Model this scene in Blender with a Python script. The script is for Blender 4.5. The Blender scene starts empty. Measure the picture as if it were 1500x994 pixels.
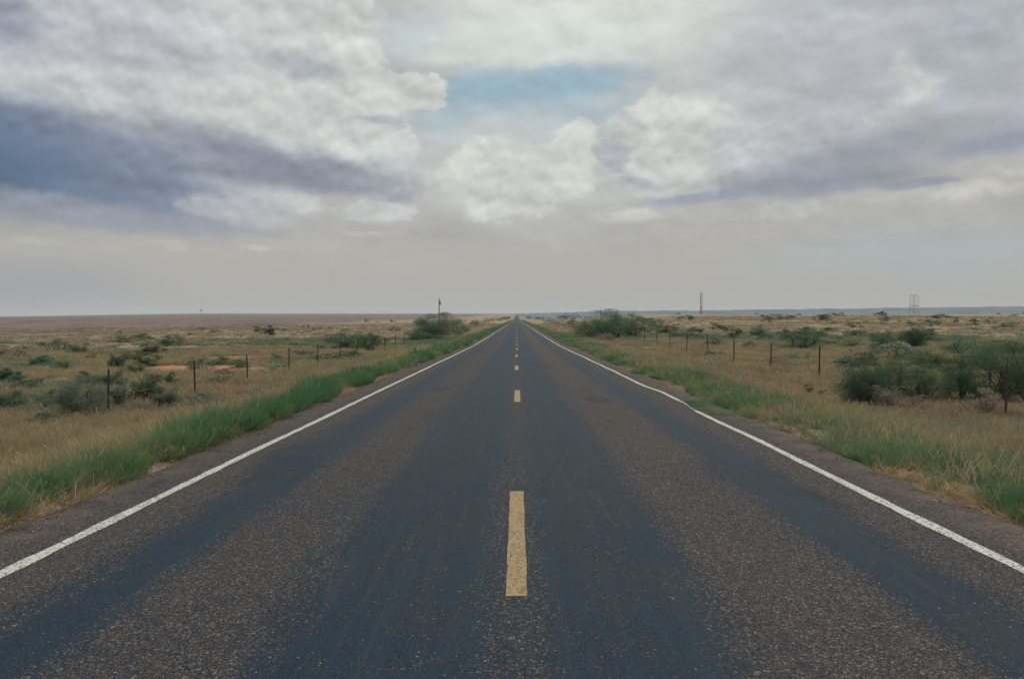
import bpy, math, random
import numpy as np
from mathutils import Vector

random.seed(7)
rng = np.random.default_rng(7)
scene = bpy.context.scene
col = scene.collection
R = math.radians

# ------------------------------------------------------------------ camera
cam_data = bpy.data.cameras.new('camera')
cam = bpy.data.objects.new('camera', cam_data)
col.objects.link(cam)
cam_data.lens = 28.0
cam_data.sensor_width = 36.0
cam_data.clip_start = 0.1
cam_data.clip_end = 30000
cam.location = (0, 0, 1.7)
cam.rotation_euler = (R(90 - 1.67), 0, R(0.34))
scene.camera = cam

scene.view_settings.view_transform = 'Standard'
scene.view_settings.look = 'None'
scene.view_settings.exposure = 0.27
scene.view_settings.gamma = 1.0
scene.cycles.volume_bounces = 0
scene.cycles.max_bounces = 5
scene.cycles.diffuse_bounces = 2
scene.cycles.transparent_max_bounces = 4

SUN_EL, SUN_AZ = R(62), R(28)      # azimuth from +Y towards +X
sun_data = bpy.data.lights.new('sun', 'SUN')
sun_data.energy = 2.3
sun_data.angle = R(14)
sun_data.color = (1.0, 0.95, 0.88)
sun = bpy.data.objects.new('sun', sun_data)
col.objects.link(sun)
sd = Vector((math.sin(SUN_AZ) * math.cos(SUN_EL), math.cos(SUN_AZ) * math.cos(SUN_EL), math.sin(SUN_EL)))
sun.rotation_euler = sd.to_track_quat('Z', 'Y').to_euler()


# ------------------------------------------------------------------ node helpers
def lin(c):
    r = []
    for v in c:
        v = v / 255.0
        r.append(v / 12.92 if v <= 0.04045 else ((v + 0.055) / 1.055) ** 2.4)
    return tuple(r)


class NT:
    def __init__(s, tree):
        s.t = tree
        s.n = tree.nodes
        s.l = tree.links

    def add(s, kind, **kw):
        n = s.n.new(kind)
        for k, v in kw.items():
            setattr(n, k, v)
        return n

    def put(s, sock, v):
        if isinstance(v, bpy.types.NodeSocket):
            s.l.new(v, sock)
        elif v is not None:
            if sock.type == 'RGBA' and hasattr(v, '__len__') and len(v) == 3:
                v = (*v, 1)
            sock.default_value = v

    def math(s, op, a, b=None, c=None, clamp=False):
        n = s.add('ShaderNodeMath', operation=op, use_clamp=clamp)
        s.put(n.inputs[0], a)
        if b is not None: s.put(n.inputs[1], b)
        if c is not None: s.put(n.inputs[2], c)
        return n.outputs[0]

    def vmath(s, op, a, b=None, c=None, scale=None):
        n = s.add('ShaderNodeVectorMath', operation=op)
        s.put(n.inputs[0], a)
        if b is not None: s.put(n.inputs[1], b)
        if c is not None: s.put(n.inputs[2], c)
        if scale is not None: s.put(n.inputs['Scale'], scale)
        return n.outputs['Value'] if op in ('LENGTH', 'DOT_PRODUCT', 'DISTANCE') else n.outputs[0]

    def noise(s, vec, scale, detail=4, rough=0.55, dist=0.0, out='Fac', lac=2.0):
        n = s.add('ShaderNodeTexNoise')
        s.put(n.inputs['Vector'], vec)
        n.inputs['Scale'].default_value = scale
        n.inputs['Detail'].default_value = detail
        n.inputs['Roughness'].default_value = rough
        n.inputs['Distortion'].default_value = dist
        n.inputs['Lacunarity'].default_value = lac
        return n.outputs[out]

    def voro(s, vec, scale, out='Distance', feature='F1', rand=1.0):
        n = s.add('ShaderNodeTexVoronoi', feature=feature)
        s.put(n.inputs['Vector'], vec)
        n.inputs['Scale'].default_value = scale
        n.inputs['Randomness'].default_value = rand
        return n.outputs[out]

    def rng(s, v, a, b, c=0.0, d=1.0, smooth=True):
        n = s.add('ShaderNodeMapRange', interpolation_type='SMOOTHSTEP' if smooth else 'LINEAR')
        s.put(n.inputs[0], v)
        s.put(n.inputs[1], a); s.put(n.inputs[2], b)
        s.put(n.inputs[3], c); s.put(n.inputs[4], d)
        return n.outputs[0]

    def mix(s, f, a, b, blend='MIX'):
        n = s.add('ShaderNodeMix', data_type='RGBA', blend_type=blend)
        n.clamp_factor = True
        s.put(n.inputs[0], f)
        s.put(n.inputs[6], a)
        s.put(n.inputs[7], b)
        return n.outputs[2]

    def ramp(s, v, stops):
        n = s.add('ShaderNodeValToRGB')
        s.put(n.inputs[0], v)
        e = n.color_ramp.elements
        while len(e) < len(stops): e.new(0.5)
        for k, (p, c) in enumerate(stops):
            e[k].position = p
            e[k].color = (*c, 1)
        return n.outputs[0]

    def xyz(s, v):
        n = s.add('ShaderNodeSeparateXYZ')
        s.put(n.inputs[0], v)
        return n.outputs

    def comb(s, x, y, z=0.0):
        n = s.add('ShaderNodeCombineXYZ')
        s.put(n.inputs[0], x); s.put(n.inputs[1], y); s.put(n.inputs[2], z)
        return n.outputs[0]


# ------------------------------------------------------------------ world: hazy blue sky behind broken storm clouds
world = bpy.data.worlds.new('World')
scene.world = world
world.use_nodes = True
world.cycles.sampling_method = 'MANUAL'
world.cycles.sample_map_resolution = 512
W = NT(world.node_tree)
for n in list(W.n): W.n.remove(n)
SKY_STRENGTH = 0.1


def build_sky():
    D = W.add('ShaderNodeTexCoord').outputs['Generated']
    sky = W.add('ShaderNodeTexSky', sky_type='NISHITA')
    sky.sun_disc = False
    sky.sun_elevation = SUN_EL
    sky.sun_rotation = SUN_AZ
    sky.air_density = 1.0
    sky.dust_density = 2.0
    sky.ozone_density = 1.5
    x, y, z = W.xyz(D)
    az = W.math('MULTIPLY', W.math('ARCTAN2', x, y), 57.2958)
    el = W.math('MULTIPLY', W.math('ARCSINE', z), 57.2958)
    P = W.comb(az, el, 0.0)
    Dq = W.vmath('MULTIPLY', D, (1, 1, 1.6))
    cA = W.vmath('SUBTRACT', W.noise(Dq, 5.0, 3, 0.5, out='Color'), (0.5, 0.5, 0.5))      # broad warp
    cB = W.vmath('SUBTRACT', W.noise(Dq, 18.0, 8, 0.60, out='Color'), (0.5, 0.5, 0.5))    # fine warp
    Ps = W.vmath('MULTIPLY_ADD', cA, (7.0, 3.5, 0), P)
    Pw = W.vmath('MULTIPLY_ADD', cB, (4.5, 2.2, 0), P)      # soft ragged cloud
    Pb = W.vmath('MULTIPLY_ADD', cB, (2.8, 2.2, 0), P)      # heaped cloud
    Ph = W.vmath('MULTIPLY_ADD', cB, (5.0, 1.1, 0), P)      # flat bases

    def lobes(v):
        d1 = W.voro(v, 15.0)
        d2 = W.voro(v, 34.0)
        d3 = W.voro(v, 78.0)
        r = W.math('MULTIPLY', d1, 0.55)
        r = W.math('MULTIPLY_ADD', d2, 0.32, r)
        return W.math('MULTIPLY_ADD', d3, 0.17, r)
    Dv = W.vmath('MULTIPLY_ADD', cB, (0.022, 0.022, 0.022), W.vmath('MULTIPLY', D, (1, 1, 1.25)))
    V0 = lobes(Dv)
    V1 = lobes(W.vmath('ADD', Dv, (0.003, 0.0, 0.012)))
    Vc = W.math('SUBTRACT', V0, 0.45)

    # base: pale grey cloud sheet, warmer and paler towards the horizon haze
    c = W.mix(W.rng(el, 0.0, 20.0), lin((161, 159, 153)), lin((174, 176, 176)))
    c = W.mix(W.rng(el, 28.0, 60.0), c, lin((216, 221, 222)))
    m = W.noise(Dq, 3.2, 8, 0.58, 0.3)
    c = W.mix(W.math('MULTIPLY', W.rng(m, 0.44, 0.66), W.rng(el, 6, 16, 0, 0.42)), c, lin((152, 158, 168)))
    c = W.mix(W.math('MULTIPLY', W.rng(m, 0.48, 0.34), W.rng(el, 6, 16, 0, 0.35)), c, lin((196, 200, 197)))
    state = {'c': c, 'm': None}

    def layer(coord, px, py, rx, ry, rot, rgb, a, soft, lump=0.0):
        caz = math.degrees(math.atan((px - 757) / 1167.0))
        cel = math.degrees(math.atan((463 - py) / 1167.0 * math.cos(math.radians(caz))))
        sx = rx / 1167.0 * 57.3 * math.cos(math.radians(caz)) ** 2
        sy = ry / 1167.0 * 57.3 * math.cos(math.radians(caz))
        n = W.add('ShaderNodeMapping', vector_type='TEXTURE')
        W.put(n.inputs[0], coord)
        n.inputs[1].default_value = (caz, cel, 0)
        n.inputs[2].default_value = (0, 0, math.radians(rot))
        n.inputs[3].default_value = (sx, sy, 1)
        r = W.vmath('LENGTH', n.outputs[0])
        if lump: r = W.math('MULTIPLY_ADD', Vc, lump * 60.0 / max(20.0, (rx * ry) ** 0.5) ** 1.0, r)
        f = W.rng(r, 1.0, 1.0 - soft, 0.0, a)
        col_ = rgb if isinstance(rgb, bpy.types.NodeSocket) else lin(rgb)
        state['c'] = W.mix(f, state['c'], col_)
        if lump:
            state['m'] = f if state['m'] is None else W.math('MAXIMUM', state['m'], f)

    skyc = W.vmath('SCALE', sky.outputs[0], scale=SKY_STRENGTH)
    skyb = W.mix(0.85, skyc, lin((156, 176, 184)))
    L = [
        # bright thin cloud, top centre
        (Ps, 850, -60, 420, 230, 0, (204, 209, 202), 0.95, 0.9),
        # blue opening
        (Ph, 790, 170, 230, 80, 2, skyb, 0.62, 0.9),
        (Ph, 800, 128, 185, 34, 5, (138, 164, 179), 0.85, 0.6),
        (Ph, 700, 140, 90, 40, 12, (140, 166, 180), 0.7, 0.6),
        (Ph, 650, 185, 70, 40, 0, (150, 174, 186), 0.65, 0.8),
        (Pw, 730, 195, 150, 26, 0, (182, 190, 190), 0.75, 0.9),
        (Pw, 770, 66, 230, 40, 2, (194, 201, 196), 0.9, 0.45),
        (Pw, 610, 60, 60, 46, 0, (176, 186, 188), 0.7, 0.8),
        # upper right grey mass
        (Pw, 1310, 70, 400, 210, 0, (166, 170, 174), 0.95, 0.7),
        (Pw, 1430, 110, 180, 120, 0, (156, 161, 168), 0.6, 0.9),
        # big pale cloud on the left, crisp right edge
        (Pb, 300, 120, 350, 200, -6, (184, 187, 185), 0.95, 0.15, 0.9),
        (Pb, 520, 75, 62, 80, -12, (192, 195, 191), 0.7, 0.3, 1.1),
        (Pb, 585, 135, 76, 42, -8, (192, 195, 191), 0.85, 0.14, 1.1),
        (Pb, 545, 200, 90, 55, -4, (188, 191, 189), 0.95, 0.16, 1.0),
        (Pb, 560, 262, 76, 40, 0, (170, 175, 180), 0.9, 0.35, 0.6),
        (Pb, 130, 50, 300, 130, 0, (170, 174, 180), 0.8, 0.7),
        (Pw, 10, 30, 80, 70, 0, (140, 146, 160), 0.85, 0.9),
        (Pw, 440, 100, 130, 24, -3, (154, 159, 166), 0.7, 0.9),
        (Pw, 550, 178, 70, 8, -2, (160, 164, 172), 0.7, 0.8),
        (Pb, 140, 118, 110, 26, -10, (188, 191, 190), 0.8, 0.8, 0.4),
        (Pb, 270, 140, 140, 34, -14, (186, 189, 188), 0.8, 0.8, 0.4),
        # dark storm wedge from the left
        (Ph, 60, 228, 450, 100, -10, (112, 123, 142), 0.97, 0.5),
        (Ph, -60, 235, 350, 120, -6, (76, 97, 122), 0.92, 0.95),
        (Ph, 340, 222, 240, 48, -12, (120, 127, 143), 0.9, 0.9),
        (Pw, 460, 258, 200, 38, -4, (127, 132, 145), 0.92, 0.6),
        (Pw, 585, 277, 66, 20, 0, (136, 140, 150), 0.85, 0.6),
        # layers below the wedge
        (Pb, 370, 308, 130, 30, -4, (168, 170, 173), 0.8, 0.4, 0.5),
        (Pb, 450, 300, 42, 16, 0, (184, 184, 179), 0.8, 0.5, 0.6),
        (Pb, 560, 308, 86, 20, 0, (175, 177, 176), 0.85, 0.35, 0.5),
        (Pb, 90, 300, 140, 28, -4, (138, 143, 154), 0.75, 0.6, 0.4),
        (Pw, 200, 322, 330, 26, -2, (140, 144, 153), 0.8, 0.8),
        # pale sheet behind the heaps
        (Ps, 760, 245, 330, 110, 0, (182, 186, 184), 0.75, 0.9),
        # centre cumulus
        (Pb, 740, 262, 124, 72, 0, (188, 191, 185), 0.75, 0.25, 1.0),
        (Pb, 688, 222, 34, 34, 0, (196, 199, 191), 0.7, 0.25, 0.9),
        (Pb, 842, 222, 46, 50, 0, (196, 198, 191), 0.75, 0.2, 0.9),
        (Pb, 850, 265, 34, 26, 0, (190, 192, 184), 0.7, 0.5, 0.5),
        # right cumulus tower
        (Pb, 985, 218, 126, 92, 0, (184, 187, 184), 0.88, 0.16, 0.9),
        (Pb, 970, 172, 84, 44, 0, (198, 200, 194), 0.75, 0.6, 0.9),
        (Pb, 1028, 198, 52, 38, 0, (186, 189, 186), 0.8, 0.5, 0.8),
        (Pw, 896, 230, 24, 44, 0, (160, 163, 169), 0.8, 0.6),
        (Pb, 1000, 240, 56, 30, 0, (182, 185, 183), 0.7, 0.7, 0.5),
        (Pw, 935, 272, 60, 14, 0, (156, 161, 170), 0.7, 0.8),
        # bank of heaps leading right
        (Pb, 1120, 215, 110, 62, 0, (170, 174, 177), 0.7, 0.3, 0.9),
        (Pb, 1140, 140, 90, 46, 0, (174, 177, 179), 0.55, 0.5, 0.9),
        (Pb, 1215, 175, 90, 50, 0, (164, 168, 174), 0.6, 0.4, 0.9),
        (Pb, 1440, 50, 130, 60, 0, (158, 163, 171), 0.6, 0.5, 0.9),
        (Pb, 1180, 60, 120, 50, 0, (170, 173, 177), 0.55, 0.5, 0.9),
        # bright hole upper right
        (Pb, 1335, 142, 58, 40, 20, (190, 193, 189), 0.85, 0.8, 0.8),
        (Pb, 1315, 96, 34, 34, 0, (186, 189, 186), 0.75, 0.8, 0.5),
        (Pb, 1290, 175, 44, 18, 0, (184, 187, 185), 0.7, 0.7, 0.4),
        # dark bases on the right
        (Ph, 1340, 205, 260, 30, 6, (142, 147, 156), 0.85, 0.9),
        (Ph, 1450, 212, 120, 24, 6, (132, 139, 156), 0.75, 0.8),
        (Ph, 1180, 258, 240, 40, 5, (136, 141, 151), 0.9, 0.8),
        (Ph, 1230, 272, 150, 18, 4, (130, 136, 147), 0.75, 0.8),
        (Ph, 1020, 292, 140, 12, 3, (136, 142, 158), 0.75, 0.7),
        (Ph, 1340, 268, 70, 10, 3, (134, 139, 154), 0.75, 0.6),
        # pale band below them
        (Pb, 1450, 272, 130, 24, 8, (178, 177, 171), 0.8, 0.55, 0.3),
        (Pb, 1160, 305, 140, 12, 4, (175, 176, 171), 0.75, 0.6, 0.3),
        (Pb, 930, 316, 80, 11, 0, (180, 181, 174), 0.75, 0.6, 0.3),
        # cream puffs low on the left
        (Pb, 70, 357, 80, 11, -2, (176, 171, 163), 0.65, 0.7, 0.5),
        (Pb, 262, 362, 58, 12, -2, (180, 175, 166), 0.65, 0.7, 0.5),
        (Pb, 370, 365, 46, 9, -2, (180, 175, 166), 0.65, 0.7, 0.5),
        (Pb, 540, 346, 60, 9, 0, (176, 175, 170), 0.7, 0.7, 0.3),
        # blue grey veil low on the right
        (Ps, 1330, 375, 360, 60, 0, (156, 166, 169), 0.7, 0.95),
        (Ps, 0, 420, 420, 75, 0, (142, 144, 150), 0.7, 0.95),
    ]
    for q in L: layer(*q)
    c = state['c']

    # relief: lobed on the heaps, soft and low elsewhere, fading into the low haze
    relc = W.math('MULTIPLY', W.math('SUBTRACT', V1, V0), W.rng(state['m'], 0.1, 0.9, 0.0, 0.62))
    Dn = W.vmath('MULTIPLY', D, (1, 1, 2.0))
    n1 = W.noise(Dn, 7.0, 9, 0.56, 0.1)
    n2 = W.noise(W.vmath('ADD', Dn, (0.008, 0.0, 0.022)), 7.0, 9, 0.56, 0.1)
    rel = W.math('MULTIPLY_ADD', W.math('SUBTRACT', n1, n2), 0.95, relc)
    amp = W.rng(el, 2.5, 8.0, 0.1, 1.0)
    g = W.math('MULTIPLY_ADD', rel, amp, 1.0)
    c = W.vmath('SCALE', c, scale=g)
    c = W.mix(W.rng(el, -2.0, -0.5), lin((110, 104, 92)), c)      # below the horizon
    c = W.vmath('SCALE', c, scale=SKY_GAIN / SKY_STRENGTH)
    bg = W.add('ShaderNodeBackground')
    W.put(bg.inputs[0], c)
    bg.inputs[1].default_value = SKY_STRENGTH
    out = W.add('ShaderNodeOutputWorld')
    W.l.new(bg.outputs[0], out.inputs[0])


SKY_GAIN = 0.99
build_sky()


# ------------------------------------------------------------------ object helpers
def material(name):
    m = bpy.data.materials.new(name)
    m.use_nodes = True
    t = NT(m.node_tree)
    for n in list(t.n): t.n.remove(n)
    out = t.add('ShaderNodeOutputMaterial')
    return m, t, out


def tag(o, label=None, cat=None, group=None, kind=None):
    if label: o['label'] = label
    if cat: o['category'] = cat
    if group: o['group'] = group
    if kind: o['kind'] = kind
    return o


def mesh_from(name, verts, faces, mats=(), smooth=False, attrs=None):
    me = bpy.data.meshes.new(name)
    verts = np.asarray(verts, dtype=np.float32)
    if isinstance(faces, np.ndarray):
        k = faces.shape[1]
        me.vertices.add(len(verts))
        me.vertices.foreach_set('co', verts.ravel())
        me.loops.add(faces.size)
        me.loops.foreach_set('vertex_index', faces.ravel().astype(np.int32))
        me.polygons.add(len(faces))
        me.polygons.foreach_set('loop_start', np.arange(0, faces.size, k, dtype=np.int32))
        me.polygons.foreach_set('loop_total', np.full(len(faces), k, dtype=np.int32))
        me.update(calc_edges=True)
        me.validate()
    else:
        me.from_pydata(verts.tolist(), [], faces)
        me.update()
    if smooth:
        me.polygons.foreach_set('use_smooth', np.ones(len(me.polygons), dtype=bool))
    for m in mats: me.materials.append(m)
    if attrs:
        for an, av in attrs.items():
            a = me.attributes.new(an, 'FLOAT', 'POINT')
            a.data.foreach_set('value', np.asarray(av, dtype=np.float32))
    return me


def link(name, me, parent=None):
    o = bpy.data.objects.new(name, me)
    col.objects.link(o)
    if parent: o.parent = parent
    return o


def empty(name, loc, rz=0.0):
    o = bpy.data.objects.new(name, None)
    o.empty_display_size = 0.3
    o.location = loc
    o.rotation_euler = (0, 0, rz)
    col.objects.link(o)
    return o


class MB:
    """collects tubes and boxes into one mesh"""
    def __init__(s):
        s.v = []; s.f = []

    def tube(s, pts, rad, k=6, cap=True):
        pts = [Vector(p) for p in pts]
        if not hasattr(rad, '__len__'): rad = [rad] * len(pts)
        base = len(s.v)
        for i, p in enumerate(pts):
            a = pts[max(i - 1, 0)]; b = pts[min(i + 1, len(pts) - 1)]
            d = (b - a).normalized()
            u = d.cross(Vector((0, 0, 1)) if abs(d.z) < 0.9 else Vector((1, 0, 0))).normalized()
            w = d.cross(u)
            for j in range(k):
                t = 2 * math.pi * j / k
                s.v.append(p + (u * math.cos(t) + w * math.sin(t)) * rad[i])
        for i in range(len(pts) - 1):
            for j in range(k):
                a = base + i * k + j; b = base + i * k + (j + 1) % k
                s.f.append((a, b, b + k, a + k))
        if cap:
            s.f.append(tuple(base + j for j in range(k))[::-1])
            s.f.append(tuple(base + (len(pts) - 1) * k + j for j in range(k)))

    def box(s, c, h):
        b = len(s.v)
        for dz in (-1, 1):
            for dx, dy in ((-1, -1), (1, -1), (1, 1), (-1, 1)):
                s.v.append(Vector((c[0] + dx * h[0], c[1] + dy * h[1], c[2] + dz * h[2])))
        for f in ((3, 2, 1, 0), (4, 5, 6, 7), (0, 1, 5, 4), (1, 2, 6, 5), (2, 3, 7, 6), (3, 0, 4, 7)):
            s.f.append(tuple(b + i for i in f))

    def mesh(s, name, mat):
        return mesh_from(name, [tuple(v) for v in s.v], s.f, [mat])


# ------------------------------------------------------------------ the lie of the land
def sstep(a, b, x):
    t = np.clip((np.asarray(x, dtype=float) - a) / (b - a), 0, 1)
    return t * t * (3 - 2 * t)


RY = [-400, -30, 0, 13, 32, 68, 137, 186, 400, 680, 1100, 2000, 4000, 9000]
RZ = [0.6, 0.10, 0, -0.12, -0.33, -0.75, -1.00, -1.15, -1.6, -1.9, -1.6, 2.0, 9, 12]


def zroad(y):
    y = np.asarray(y, dtype=float)
    # softened piecewise profile
    s = 0
    for k in (-1, -0.5, 0, 0.5, 1):
        s = s + np.interp(y + k * (2 + 0.12 * np.abs(y)), RY, RZ)
    return s / 5


def vnoise(x, y, s, seed=0):
    """smooth value noise, numpy"""
    x = np.asarray(x, dtype=float) / s + 1000.3 + seed * 17.7
    y = np.asarray(y, dtype=float) / s + 1000.7 + seed * 9.1
    xi = np.floor(x).astype(np.int64); yi = np.floor(y).astype(np.int64)
    fx = x - xi; fy = y - yi
    fx = fx * fx * (3 - 2 * fx); fy = fy * fy * (3 - 2 * fy)

    def h(a, b):
        n = (a * 374761393 + b * 668265263 + seed * 1274126177) & 0xffffffff
        n = ((n ^ (n >> 13)) * 1274126177) & 0xffffffff
        return ((n ^ (n >> 16)) & 0xffff) / 65535.0
    a = h(xi, yi); b = h(xi + 1, yi); c = h(xi, yi + 1); d = h(xi + 1, yi + 1)
    return (a * (1 - fx) + b * fx) * (1 - fy) + (c * (1 - fx) + d * fx) * fy


def fbm(x, y, s, seed=0, o=4):
    r = 0; a = 0.5; t = 0
    for k in range(o):
        r = r + a * vnoise(x, y, s / 2 ** k, seed + k); t += a; a *= 0.5
    return r / t


def ground_z(x, y):
    x = np.asarray(x, dtype=float); y = np.asarray(y, dtype=float)
    zr = zroad(y)
    d = np.sqrt(x * x + y * y)
    az = np.degrees(np.arctan2(x, np.maximum(y, 1e-3)))
    # left: drops 1.3 m, then a plain that climbs slowly to its own skyline
    hl = 4.3 - 5.0 * sstep(-20, -36, az) * 1.0
    left = np.interp(d, [0, 20, 80, 150, 400, 1000], [-1.15, -1.2, -1.5, -1.6, -1.5, 0.0]) \
        + np.maximum(d - 500, 0) * (hl / 1167.0) * sstep(500, 2500, d)
    right = np.interp(d, [0, 20, 60, 100, 250, 420, 700, 2000, 6000], [-.9, -.85, -.85, -.7, 0.6, 2.3, 0.0, -14, -14]) 
    # the right hand rise keeps away from the road
    w = sstep(12, 70, x)
    right = -.85 - 0.6 * sstep(60, 300, d) * (1 - w) + (right + .85) * w
    side = np.where(x < 0, left, right)
    n = (fbm(x, y, 7, 3) - .5) * 0.30 + (fbm(x, y, 40, 5) - .5) * 0.7 * sstep(14, 60, np.abs(x)) + (fbm(x, y, 220, 8) - .5) * 2.2 * sstep(120, 500, d)
    side = side + n * sstep(6, 12, np.abs(x))
    far = sstep(600, 1500, d)
    side = side * (1 - far * 0) 
    t = sstep(4.3, 9.6, np.abs(x))
    keep = sstep(4.25, 4.6, np.abs(x))
    z = zr * (1 - t) + side * t - 0.06 * (1 - keep)
    return z


def gz(x, y): return float(ground_z(np.array([x]), np.array([y]))[0])


# ------------------------------------------------------------------ ground
def mat_ground():
    m, t, out = material('prairie_ground')
    P = t.add('ShaderNodeNewGeometry').outputs['Position']
    x, y, z = t.xyz(P)
    n1 = t.noise(P, 0.35, 6, 0.6)
    n2 = t.noise(P, 0.045, 5, 0.6)
    n3 = t.noise(P, 3.0, 5, 0.65)
    n5 = t.noise(t.vmath('MULTIPLY', P, (1, 0.6, 1)), 0.012, 5, 0.6)
    straw = t.mix(t.rng(n3, 0.35, 0.65), (0.13, 0.098, 0.072), (0.33, 0.255, 0.175))
    c = t.mix(t.rng(n1, 0.45, 0.66, 0, 0.75), straw, (0.160, 0.160, 0.100))
    c = t.mix(t.rng(n2, 0.54, 0.68, 0, 0.7), c, (0.26, 0.175, 0.125))
    c = t.mix(t.rng(n5, 0.50, 0.62, 0, 0.55), c, (0.165, 0.168, 0.115))
    # dark tufts too small to build
    v = t.voro(t.vmath('MULTIPLY', P, (1, 1, 0)), 0.55)
    spots = t.math('MULTIPLY', t.rng(v, 0.36, 0.14), t.rng(n1, 0.42, 0.6))
    c = t.mix(t.math('MULTIPLY', spots, 0.75), c, (0.052, 0.058, 0.036))
    v2 = t.voro(t.vmath('MULTIPLY', P, (1, 0.7, 0)), 0.07)
    spots2 = t.math('MULTIPLY', t.rng(v2, 0.30, 0.10), t.rng(n5, 0.40, 0.55))
    c = t.mix(t.math('MULTIPLY', spots2, 0.7), c, (0.055, 0.062, 0.04))
    # bare scrubland beyond the grass on the left
    xe = t.math('ADD', x, t.math('MULTIPLY', t.math('SUBTRACT', n2, 0.5), 80))
    scrub = t.mix(t.rng(t.noise(t.vmath('MULTIPLY', P, (1, .5, 1)), 0.05, 9, 0.75), 0.40, 0.60), (0.080, 0.060, 0.058), (0.165, 0.122, 0.108))
    scrub = t.mix(t.math('MULTIPLY', spots2, 0.6), scrub, (0.05, 0.045, 0.04))
    scrub = t.mix(t.rng(t.noise(t.vmath('MULTIPLY', P, (.3, 1, 1)), 0.004, 6, 0.6), 0.5, 0.62, 0, 0.6), scrub, (0.11, 0.105, 0.085))
    c = t.mix(t.rng(xe, -66, -98, 0, 0.92), c, scrub)
    # beyond the rise on the right: dark low country
    dd = t.vmath('LENGTH', P)
    c = t.mix(t.math('MULTIPLY', t.rng(dd, 500, 900), t.rng(x, 0, 60)), c, (0.075, 0.070, 0.055))
    # red bare soil patches
    for (cx, cy, rx, ry) in ((-16.2, 44.5, 4.2, 3.4), (-19.5, 47, 3, 3), (-21, 60, 3, 3), (-24, 30, 2.6, 2.2)):
        q = t.vmath('MULTIPLY', t.vmath('SUBTRACT', P, (cx, cy, 0)), (1 / rx, 1 / ry, 0))
        r = t.math('ADD', t.vmath('LENGTH', q), t.math('MULTIPLY', t.math('SUBTRACT', n1, 0.5), 2.0))
        c = t.mix(t.rng(r, 1.2, 0.5, 0, 0.9), c, (0.33, 0.150, 0.085))
    # gravelly margin by the road
    ax = t.math('ADD', t.math('ABSOLUTE', x), t.math('MULTIPLY', t.math('SUBTRACT', t.noise(P, 1.6, 4), 0.5), 0.9))
    dirt = t.mix(t.rng(t.noise(P, 60, 3), 0.4, 0.6), (0.11, 0.080, 0.058), (0.22, 0.165, 0.115))
    c = t.mix(t.rng(ax, 4.75, 4.35), c, dirt)
    b = t.add('ShaderNodeBsdfPrincipled')
    t.put(b.inputs['Base Color'], c)
    b.inputs['Roughness'].default_value = 1.0
    b.inputs['Specular IOR Level'].default_value = 0.1
    bump = t.add('ShaderNodeBump')
    bump.inputs['Strength'].default_value = 0.7
    bump.inputs['Distance'].default_value = 0.12
    t.put(bump.inputs['Height'], t.math('ADD', n3, t.math('MULTIPLY', n1, 2.0)))
    t.put(b.inputs['Normal'], bump.outputs[0])
    t.l.new(b.outputs[0], out.inputs[0])
    return m


def build_ground():
    # x lines: dense near the road, geometric beyond
    xs = [0.0, 2.2, 4.2, 4.3, 4.5, 4.8, 5.1]
    s = 0.35
    while xs[-1] < 9000:
        xs.append(xs[-1] + s)
        if xs[-1] > 14: s *= 1.07
    xs = np.array(xs)
    xs = np.concatenate([-xs[::-1], xs[1:]])
    ys = [-60.0]
    while ys[-1] < 9000:
        d = abs(ys[-1])
        ys.append(ys[-1] + max(0.45, d * 0.028))
    ys = np.array([-400, -250, -160, -100] + ys)
    X, Y = np.meshgrid(xs, ys)
    Z = ground_z(X, Y)
    nx, ny = len(xs), len(ys)
    v = np.stack([X.ravel(), Y.ravel(), Z.ravel()], 1)
    i = np.arange(nx - 1)[None, :] + nx * np.arange(ny - 1)[:, None]
    i = i.ravel()
    f = np.stack([i, i + 1, i + 1 + nx, i + nx], 1)
    me = mesh_from('ground', v, f, [mat_ground()], smooth=True)
    o = link('ground', me)
    tag(o, kind='structure')
    return o


build_ground()


# ------------------------------------------------------------------ road
EDGE = 4.2


def edge_wobble(y, side):
    return 0.16 * (vnoise(y, y * 0 + side * 50, 1.9, 11) - .5) + 0.11 * (vnoise(y, y * 0 + side * 50, 0.5, 12) - .5) + 0.22 * (vnoise(y, y * 0 + side * 50, 11, 13) - .5)


def line_x(y, side):
    """painted edge line: mostly straight, with the sways of the photo"""
    w = 0.06 * (vnoise(y, y * 0 + side * 30, 26, 21) - .5)
    if side > 0:
        w = w + 0.05 * (vnoise(y, y * 0 + 3, 6, 27) - .5) + 0.11 * (sstep(15.5, 17.5, y) - sstep(19.5, 22, y)) + 0.04 * (vnoise(y, y * 0, 2.2, 22) - .5)
    else:
        w = w - 0.03 * (vnoise(y, y * 0, 4, 23) - .5)
    return side * (3.50 + w)


def crown(x):
    return 0.030 - 0.0075 * np.abs(x)


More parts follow.
